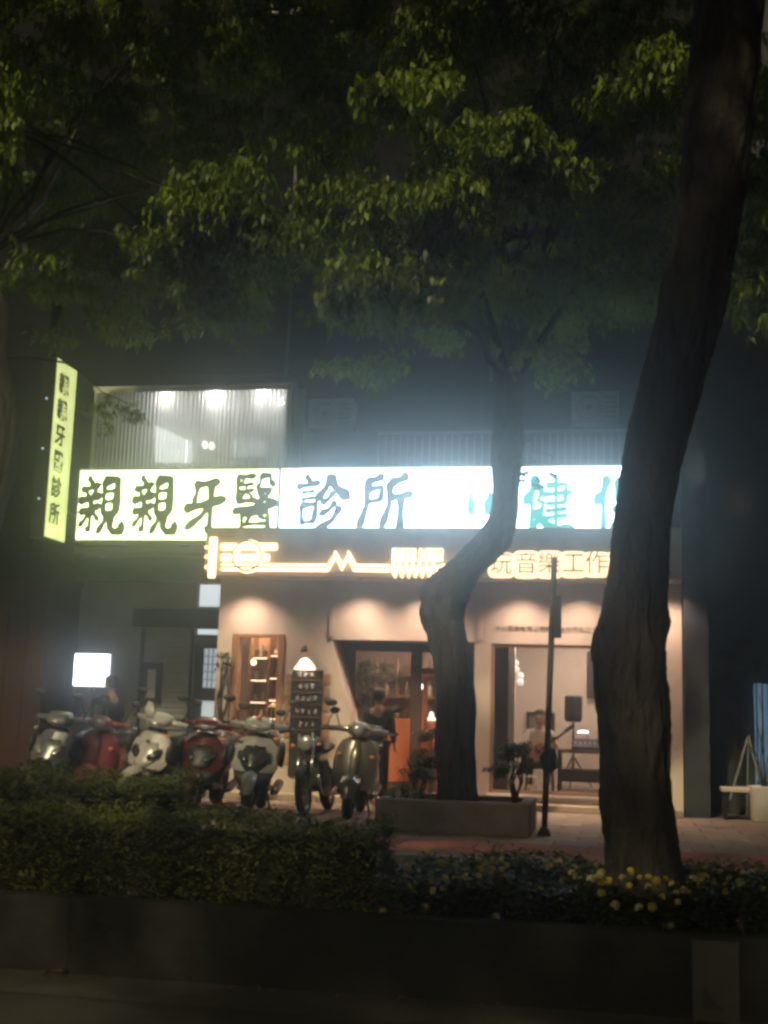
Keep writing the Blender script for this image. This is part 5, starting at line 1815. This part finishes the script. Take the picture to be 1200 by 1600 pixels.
t2 = thing('street_tree', tuple(P(713, 1255, ty)), 'leaning street tree growing from the concrete planter box before the shop', 'tree')
path2 = [tp2(714, 1262, 66), tp2(713, 1210, 56), tp2(712, 1100, 52), tp2(704, 1010, 58), tp2(694, 955, 58), tp2(708, 905, 76), tp2(750, 862, 62), tp2(783, 815, 46), tp2(791, 760, 42), tp2(793, 700, 44), tp2(800, 600, 42), tp2(808, 480, 38), tp2(815, 380, 30)]
trunk_mb(path2, 3, .11, 48, 9, [(2.55, PI, .28, .22), (2.2, 3.3, .12, .15), (1.5, .2, .14, .2), (1.1, PI, .14, .2), (2.95, 2.8, .2, .12), (.7, .2, .12, .2), (3.5, 0, .2, .12), (2.1, 0.1, .12, .12)]).build('trunk', M_bark2, t2, True)
clB = [C_(660, 335, -7.0, (.85, .7, .32), 330), C_(560, 325, -6.8, (.60, .6, .26), 200), C_(590, 430, -6.8, (.62, .6, .30), 230), C_(765, 235, -7.2, (.62, .6, .30), 220), C_(830, 290, -6.6, (.5, .6, .35), 130),
       C_(640, 140, -7.4, (.36, .5, .30), 110), C_(530, 480, -6.6, (.28, .3, .16), 50), C_(690, 430, -6.6, (.5, .6, .3), 160), C_(920, 420, -5.0, (1.0, .9, .4), 240), C_(900, 180, -4.0, (.9, .8, .5), 260), C_(1000, 130, -7.0, (.55, .6, .4), 140),
       C_(840, 450, -4.4, (.8, .8, .3), 160), C_(720, 60, -4.0, (1.1, .8, .5), 260), C_(1010, 330, -5.0, (.9, 1.0, .5), 200), C_(505, 225, -6.6, (.28, .4, .18), 50), C_(880, 40, -4.0, (1.3, .8, .6), 260), C_(1040, 30, -3.6, (1.2, .8, .7), 260), C_(640, 0, -3.0, (1.4, .7, .6), 260), C_(1170, 330, -4.8, (.8, .8, .8), 260), C_(1230, 200, -5.2, (.9, .8, .9), 260), C_(1180, 470, -4.6, (.5, .6, .3), 100),
       ((0.6, -8.3, 11.6), (1.3, .9, .8), 680), ((2.0, -7.6, 12.3), (1.3, .9, .8), 680), ((3.4, -8.3, 11.6), (1.3, .9, .8), 680), ((4.8, -7.6, 12.3), (1.3, .9, .8), 680), ((6.2, -8.3, 11.6), (1.3, .9, .8), 680), ((1.2, -7.2, 13.2), (1.3, .9, .8), 680), ((3.2, -7.2, 13.2), (1.3, .9, .8), 680), ((5.2, -7.2, 13.2), (1.3, .9, .8), 680),  # clumps with literal coordinates: unseen, added to shade foliage and facade
       ((0.2, -8.3, 10.2), (1.0, .8, .45), 560), ((1.5, -7.7, 10.6), (1.0, .8, .45), 560), ((2.8, -8.3, 10.6), (1.0, .8, .45), 560), ((4.1, -7.7, 10.2), (1.0, .8, .45), 560), ((5.4, -8.3, 10.6), (1.0, .8, .45), 560), ((6.7, -7.7, 10.6), (1.0, .8, .45), 560),
       ((0.2, -8.9, 9.8), (.9, .6, .3), 240), ((1.6, -8.4, 9.8), (.9, .6, .3), 240), ((3.0, -8.9, 9.8), (.9, .6, .3), 240), ((4.4, -8.4, 9.8), (.9, .6, .3), 240), ((5.8, -8.9, 9.8), (.9, .6, .3), 240), ((7.2, -8.4, 9.8), (.9, .6, .3), 240),  # unseen row added to keep the sun off the shopfront
       ((0.4, -7.6, 14.6), (1.3, .9, .7), 480), ((2.0, -7.0, 15.1), (1.3, .9, .7), 480), ((3.6, -7.6, 14.6), (1.3, .9, .7), 480), ((5.2, -7.0, 15.1), (1.3, .9, .7), 480), ((6.8, -7.6, 14.6), (1.3, .9, .7), 480),
       C_(620, 230, -2.6, (1.6, .6, .9), 300), C_(470, 150, -2.6, (1.2, .6, 1.0), 300), C_(450, 20, -2.4, (1.2, .6, .7), 200), C_(760, 380, -2.4, (1.6, .6, .8), 240), C_(950, 260, -2.6, (1.6, .6, 1.0), 240), C_(560, 60, -2.4, (1.6, .6, .9), 220), C_(900, 470, -2.4, (1.4, .5, .5), 180), C_(640, 500, -2.4, (1.2, .5, .4), 120), C_(1120, 120, -2.6, (1.3, .6, 1.2), 220), C_(1120, 420, -2.4, (1.2, .6, .7), 180), C_(760, 80, -2.2, (1.5, .6, 1.0), 220),
       C_(880, 560, -4.2, (.6, .5, .2), 50), C_(560, 570, -3.6, (.7, .5, .2), 50)]
v_, f_ = rosettes(clump_tips([(c, q_, int(n * 2.0)) for c, q_, n in clB], 11, .26), .115, 6, 12, 0.95)
npmesh('crown', v_, f_, LEAF_A, t2)
top2 = path2[-1]
for i, cidx in enumerate((0, 1, 2, 3, 4, 5, 7, 8, 9, 10, 12, 13, 15, 16)):
    c = clB[cidx][0]
    s0 = path2[-1 - (i % 3)]
    limb(s0[:3], c, .055, .012, 40 + i).build('limb', M_limb, t2, True)
spr = [C_(828, 745, -4.1, (.10, .12, .10), 26), C_(845, 752, -4.1, (.08, .12, .07), 16), C_(868, 738, -4.1, (.13, .12, .05), 22), C_(822, 722, -4.1, (.08, .1, .06), 10)]
v_, f_ = rosettes(clump_tips(spr, 15, .06), .05, 5, 16, .6)
tag(npmesh('hanging_spray', v_, f_, LEAF_A, t2), kind='stuff')
limb(path2[9][:3], spr[2][0], .014, .004, 77).build('limb', M_limb, t2, True)

# --- tree left of the frame: bare limb and crown on the left
t3y = -5.2
tb = P(-75, 1240, t3y)
t3 = thing('street_tree', (tb.x, t3y, 0), 'street tree at the left edge with a bare slanting limb', 'tree')
path3 = [(tb.x, t3y, -.1, .24), (tb.x + .02, t3y, 1.2, .20), (tb.x + .05, t3y, 3.0, .19), (tb.x + .32, t3y, 4.6, .17), P(-8, 560, t3y).to_tuple() + (.15,), P(-4, 480, t3y).to_tuple() + (.13,), P(-20, 400, t3y).to_tuple() + (.10,), P(-10, 200, t3y).to_tuple() + (.07,)]
trunk_mb(path3, 5, .08).build('trunk', M_bark, t3, True)
br = [P(-25, 395, t3y), P(20, 360, t3y - .1), P(64, 316, t3y - .2), P(120, 200, t3y + .6)]
MB().tube(br, [.06, .052, .04, .012], 8).build('limb', mat('pale_bark', (.16, .13, .11), .9, var=.3, scale=8, bump=.5), t3, True)
clA = [C_(330, 345, -7.3, (.50, .5, .32), 280), C_(255, 385, -7.2, (.26, .4, .22), 110), C_(430, 380, -7.0, (.38, .5, .30), 160), C_(310, 300, -7.4, (.30, .3, .2), 110), C_(330, 440, -6.4, (.40, .4, .25), 80), C_(333, 495, -6.2, (.10, .15, .12), 16), C_(398, 500, -6.2, (.08, .15, .12), 12), C_(375, 265, -7.0, (.16, .2, .16), 36),
       C_(375, 95, -6.8, (.32, .4, .34), 70), C_(5, 160, -7.6, (.16, .3, .34), 60), C_(8, 250, -7.6, (.12, .3, .2), 40), C_(70, 120, -6.0, (.5, .5, .3), 90), C_(60, 420, -5.6, (.5, .5, .2), 70), C_(180, 120, -4.4, (1.2, .8, .8), 180), C_(130, 260, -4.2, (1.2, .8, .7), 180), C_(260, 40, -3.6, (1.3, .8, .6), 220), C_(500, 60, -3.6, (1.1, .8, .7), 220), C_(340, -20, -3.0, (1.4, .7, .6), 260), C_(70, 0, -3.0, (1.4, .7, .7), 260), C_(250, 220, -4.0, (1.0, .7, .6), 140), C_(80, 340, -4.2, (.9, .6, .5), 120), C_(440, 200, -4.0, (.7, .7, .5), 100),
       ((-6.2, -8.3, 11.6), (1.3, .9, .8), 680), ((-4.8, -7.6, 12.3), (1.3, .9, .8), 680), ((-3.4, -8.3, 11.6), (1.3, .9, .8), 680), ((-2.0, -7.6, 12.3), (1.3, .9, .8), 680), ((-0.6, -8.3, 11.6), (1.3, .9, .8), 680), ((-5.0, -7.2, 13.2), (1.3, .9, .8), 680), ((-3.0, -7.2, 13.2), (1.3, .9, .8), 680), ((-1.0, -7.2, 13.2), (1.3, .9, .8), 680),  # clumps given in metres lie out of view, added for their shade
       ((-6.4, -8.3, 10.2), (1.0, .8, .45), 560), ((-5.1, -7.7, 10.6), (1.0, .8, .45), 560), ((-3.8, -8.3, 10.6), (1.0, .8, .45), 560), ((-2.4, -7.7, 10.2), (1.0, .8, .45), 560), ((-1.1, -8.3, 10.6), (1.0, .8, .45), 560),
       ((-6.6, -8.9, 9.8), (.9, .6, .3), 240), ((-5.2, -8.4, 9.8), (.9, .6, .3), 240), ((-3.8, -8.9, 9.8), (.9, .6, .3), 240), ((-2.4, -8.4, 9.8), (.9, .6, .3), 240), ((-1.1, -8.9, 9.8), (.9, .6, .3), 240),
       ((-6.0, -7.6, 14.6), (1.3, .9, .7), 480), ((-4.4, -7.0, 15.1), (1.3, .9, .7), 480), ((-2.8, -7.6, 14.6), (1.3, .9, .7), 480), ((-1.2, -7.0, 15.1), (1.3, .9, .7), 480),
       C_(120, 420, -2.4, (1.4, .5, .6), 200), C_(300, 260, -2.4, (1.5, .6, .8), 220), C_(120, 200, -2.2, (1.4, .6, .9), 220), C_(330, 100, -2.2, (1.5, .6, .9), 220), C_(430, 430, -2.4, (1.1, .5, .5), 150), C_(60, 40, -2.4, (1.4, .6, .8), 200), C_(250, 480, -2.6, (1.2, .5, .35), 120),
       C_(160, 520, -4.0, (.7, .5, .15), 50),
       ((-7.4, -8.0, 10.6), (1.2, .9, .7), 420), ((-8.8, -8.0, 11.4), (1.2, .9, .8), 420), ((-7.2, -8.2, 12.2), (1.3, .9, .8), 680), ((-7.2, -5.8, 8.0), (1.1, .9, .7), 380), ((-8.4, -6.4, 8.6), (1.2, .9, .8), 380), ((-7.0, -6.4, 9.4), (1.2, .9, .7), 380), ((-6.2, -6.6, 6.6), (.7, .7, .5), 200)]  # clumps past the left edge, added to shade the left walls
v_, f_ = rosettes(clump_tips([(c, q_, int(n * 2.0)) for c, q_, n in clA], 21, .26), .115, 6, 22, 0.95)
npmesh('crown', v_, f_, LEAF_A, t3)
for i, cidx in enumerate((0, 1, 2, 3, 6, 7, 10, 11, 12, 13, 14, 15)):
    limb(path3[-1 - (i % 2)][:3], clA[cidx][0], .026, .008, 60 + i).build('limb', M_limb, t3, True)
spr3 = [C_(165, 640, -4.4, (.16, .15, .14), 40), C_(200, 640, -4.4, (.15, .15, .12), 34), C_(225, 652, -4.4, (.08, .1, .1), 12), C_(165, 672, -4.4, (.08, .1, .1), 14)]
v_, f_ = rosettes(clump_tips(spr3, 25, .10), .07, 5, 26, .7)
tag(npmesh('hanging_spray', v_, f_, LEAF_A, t3), kind='stuff')
limb(path3[4][:3], spr3[1][0], .025, .005, 78).build('limb', M_limb, t3, True)

# --- big tree in the planting strip, right foreground
ty1 = -11.5
t1 = thing('street_tree', tuple(P(1007, 1392, ty1)), 'thick dark street tree trunk rising from the flower bed at right', 'tree')


def tp1(u, v, w):
    p = P(u, v, ty1)
    dist = (p - CAM).length
    return (p.x, p.y, p.z, w / 2 / FPX * dist)


path1 = [tp1(1008, 1425, 150), tp1(1007, 1375, 120), tp1(1003, 1310, 106), tp1(996, 1240, 100), tp1(990, 1150, 102), tp1(984, 1060, 106), tp1(986, 1000, 104), tp1(994, 930, 90), tp1(1002, 850, 84), tp1(1016, 750, 84), tp1(1036, 640, 92), tp1(1064, 540, 96), tp1(1090, 430, 92), tp1(1110, 300, 92), tp1(1126, 150, 94), tp1(1142, 0, 94), tp1(1150, -120, 88)]
p_ = path1[-1]
path1 += [(p_[0] + .1, p_[1] - .1, p_[2] + .9, .15), (p_[0] + .1, p_[1] - .3, p_[2] + 1.9, .11)]
trunk_mb(path1, 9, .075, 60, 9, [(1.83, PI, .16, .12), (1.95, .1, .14, .08), (2.6, 2.9, .08, .2), (0.9, 2.6, .08, .25), (3.3, .2, .10, .2), (1.35, -.3, .07, .15), (4.1, 3.0, .12, .12)]).build('trunk', M_bark, t1, True)
tx, tyy, tz = path1[-1][:3]
cl1 = []  # crown out of view, stretched over the road to shade the foreground
rg1 = random.Random(4)
for i in range(8):
    for j in range(6):
        ex, ey = (i - 3.5) / 3.5, (j - 2.5) / 2.5
        if ex * ex + ey * ey > 1.5:
            continue
        cl1.append(((tx - 3.2 + 6.6 * ex + rg1.uniform(-.5, .5), -17.6 + 4.8 * ey + rg1.uniform(-.4, .4), tz + .2 - .5 * (ex * ex + ey * ey) + rg1.uniform(-.5, .6)), (1.35, 1.25, .6), 390))
v_, f_ = rosettes(clump_tips(cl1, 31, .40), .165, 6, 32, 0.7)
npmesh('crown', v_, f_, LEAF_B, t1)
for i in range(0, len(cl1), 2):
    limb(path1[-1 - (i % 2)][:3], cl1[i][0], .07, .015, 90 + i).build('limb', M_bark, t1, True)

# ================================================================== HEDGES, FLOWERS, SHRUBS
HEDGE = leafmat('hedge_leaf', (0.08, 0.11, 0.025), (0.21, 0.23, 0.055), .25)
FLOWERLEAF = leafmat('bedding_leaf', (0.025, 0.035, 0.012), (0.07, 0.08, 0.03), .25)


def hedge_leaves(x0, x1, y0, y1, z0, z1, n, seed, leaf=.034, round_=.06):
    rg = np.random.default_rng(seed)
    p = rg.uniform(0, 1, (n, 3))
    # mostly near the top and front skin
    w = rg.uniform(0, 1, n)
    dep = np.abs(rg.normal(0, .05, n))
    x = x0 + p[:, 0] * (x1 - x0)
    y = y0 + p[:, 1] * (y1 - y0)
    z = z0 + p[:, 2] * (z1 - z0)
    top = w < .5
    fr_ = (w >= .5) & (w < .86)
    bump = .03 * np.sin(x * 5.1 + seed) + .02 * np.sin(x * 11.7 + y * 7) + .02 * np.sin(y * 9.1)
    z = np.where(top, z1 - dep + bump, np.minimum(z, z1 + bump))
    y = np.where(fr_, y0 + dep + .03 * np.sin(x * 6 + z * 9), y)
    sd_ = w >= .93
    x = np.where(sd_ & (p[:, 1] > .5), x1 - dep, x)
    x = np.where(sd_ & (p[:, 1] <= .5), x0 + dep, x)
    # stray shoots
    sh_ = rg.uniform(0, 1, n) < .04
    z = np.where(sh_ & top, z + rg.uniform(0, .06, n), z)
    return rosettes(np.stack([x, y, z], 1), leaf, 3, seed + 1, droop=-.1, wid=.55, jitter=1.0)


def hedge(label, x0, x1, y0, y1, z0, z1, n, seed):
    t = thing('hedge', ((x0 + x1) / 2, (y0 + y1) / 2, z0), label, 'hedge')
    v, f = hedge_leaves(x0, x1, y0, y1, z0, z1, n, seed)
    npmesh('foliage', v, f, HEDGE, t)
    st = MB()
    rg = random.Random(seed)
    for i in range(int((x1 - x0) * 9)):
        xx = rg.uniform(x0 + .05, x1 - .05)
        yy = rg.uniform(y0 + .08, y1 - .05)
        st.tube([(xx, yy, z0), (xx + rg.uniform(-.05, .05), yy, (z0 + z1) / 2), (xx + rg.uniform(-.1, .1), yy + rg.uniform(-.05, .05), z1 - .08)], [.012, .009, .004], 5)
    tag(st.build('stems', M_bark, t), kind='stuff')
    # shade inside the hedge, put in as a dark solid core
    MB().bbox(x0 + .09, x1 - .09, y0 + .1, y1 - .09, z0, z1 - .10, .05).build('core', mat('inner_shade_core', (.02, .022, .01), .95, var=.4, scale=25, bump=1.0, bscale=40), t)
    return t


hx = P(592, 1290, -12.2).x
hedge('low clipped hedge in front along the low wall, left of the flowers', -3.2, hx, -12.30, -11.62, .20, .74, 15000, 51)
hx2 = P(278, 1215, -11.3).x
hedge('taller clipped hedge at the left behind the front hedge', -4.2, hx2, -11.55, -10.75, .20, .90, 12000, 53)

fb = thing('flower_bed', (4.2, -11.7, .22), 'bed of yellow flowers in dark leaves at the foot of the thick trunk', 'flower bed')
v, f = hedge_leaves(hx + .03, 7.2, -12.30, -10.75, .20, .46, 16000, 55, .045)
npmesh('foliage', v, f, FLOWERLEAF, fb)
MB().bbox(hx + .1, 7.2, -12.22, -10.8, .20, .36, .04).build('core', MATS['inner_shade_core'], fb)  # same dark core, shade put in beneath the bedding leaves
# one flower head: a dome of small florets
fm = MB()
for i in range(16):
    ph = math.acos(1 - (i + .5) / 16 * 1.0)
    a = i * 2.4
    d = Vector((math.sin(ph) * math.cos(a), math.sin(ph) * math.sin(a), math.cos(ph)))
    c0 = d * .020
    s_ = d.orthogonal().normalized() * .010
    t_ = d.cross(s_).normalized() * .010
    fm.add([c0 + s_ + d * .004, c0 + t_, c0 - s_ + d * .004, c0 - t_], [(0, 1, 2, 3)])
fmes = []
for nm, col in (('yellow_petal', (.60, .46, .06)), ('pale_petal', (.55, .50, .22))):
    me = bpy.data.meshes.new('flower')
    me.from_pydata([tuple(p) for p in fm.v], [], fm.f)
    me.materials.append(mat(nm, [c * .75 for c in col], .8, var=.2, scale=30))
    fmes.append(me)
rgf = random.Random(12)
for i in range(170):
    xx = rgf.uniform(hx + .05, 5.2)
    yy = -12.30 + abs(rgf.gauss(0, .45))
    if yy > -10.9:
        continue
    if (xx - path1[1][0]) ** 2 + (yy - ty1) ** 2 < .08:
        continue
    front_ = yy < -12.1
    zz = rgf.uniform(.28, .46) if front_ else .46 + rgf.uniform(-.02, .06)
    o = bpy.data.objects.new('flower', fmes[0 if rgf.random() < .6 else 1])
    COL.objects.link(o)
    o.parent = fb
    o.location = Vector((xx, yy - (.03 if front_ else 0), zz)) - OFF[fb.name]
    o.rotation_euler = (rgf.uniform(.3, 1.1), rgf.uniform(-.4, .4), rgf.uniform(0, 6.28))
    s_ = rgf.uniform(.65, 1.15)
    o.scale = (s_, s_, s_)

SHR = leafmat('shrub_leaf', (0.02, 0.03, 0.012), (0.06, 0.075, 0.03), .25)


def shrub(label, u, v, Y, r, n, z0, stem=True, leaf=.07, seed=0, m=SHR):
    p = P(u, v, Y)
    t = thing('shrub', (p.x, Y, z0), label, 'shrub')
    vv, ff = rosettes(clump_tips([((p.x, Y, p.z), r, n)], seed, .12), leaf, 5, seed + 1)
    npmesh('foliage', vv, ff, m, t)
    rg = random.Random(seed)
    for k in range(5):
        MB().tube([(p.x + rg.uniform(-.05, .05), Y + rg.uniform(-.05, .05), z0), (p.x + rg.uniform(-.1, .1), Y, (z0 + p.z) / 2), (p.x + rg.uniform(-r[0], r[0]) * .7, Y + rg.uniform(-.1, .1), p.z + r[2] * .5)], [.022, .016, .006], 6).build('stem', M_bark, t)
    return t


shrub('dark bushy shrub between the leaning tree and the sign pole', 806, 1185, -3.6, (.26, .22, .30), 230, .3, seed=61)
shrub('low leafy shrub in the planter left of the leaning tree', 655, 1200, -3.9, (.26, .25, .20), 150, .3, seed=63)
shrub('thin dark shrub beside the orange-brown shop door', 672, 1165, -0.9, (.16, .14, .28), 90, 0.0, seed=65)
shrub('pale green tuft at the left end of the planter box', 640, 1235, -4.1, (.22, .18, .06), 70, .3, seed=67, m=leafmat('tuft_leaf', (.10, .12, .04), (.25, .24, .10), .3))
shrub('dark climbing shrub on the right neighbour wall', 1150, 1040, 0.9, (.35, .2, .35), 110, 0.0, seed=69)
shrub('small dark plant hanging on the wall edge left of the display window', 352, 1035, -.25, (.08, .08, .20), 40, 1.0, seed=71)

# ================================================================== GLARE HAZE
hz = MB()
hz.box(-110, 110, -115, 75, -1.3, 24)
hzo = hz.build('haze', None if False else mat('haze_tmp', (1, 1, 1)), None, loc=(0, 0, 0))
hm_ = bpy.data.materials.new('glare_haze')
hm_.use_nodes = True
nt = hm_.node_tree
nt.nodes.clear()
o_ = nt.nodes.new('ShaderNodeOutputMaterial')
pv = nt.nodes.new('ShaderNodeVolumePrincipled')
pv.inputs['Color'].default_value = (.92, .95, 1.0, 1)
pv.inputs['Density'].default_value = 0.0175
pv.inputs['Anisotropy'].default_value = 0.935  # volume added to imitate lens glare round the lit signs
nt.links.new(pv.outputs[0], o_.inputs['Volume'])
hzo.data.materials.clear()
hzo.data.materials.append(hm_)
tag(hzo, kind='stuff')
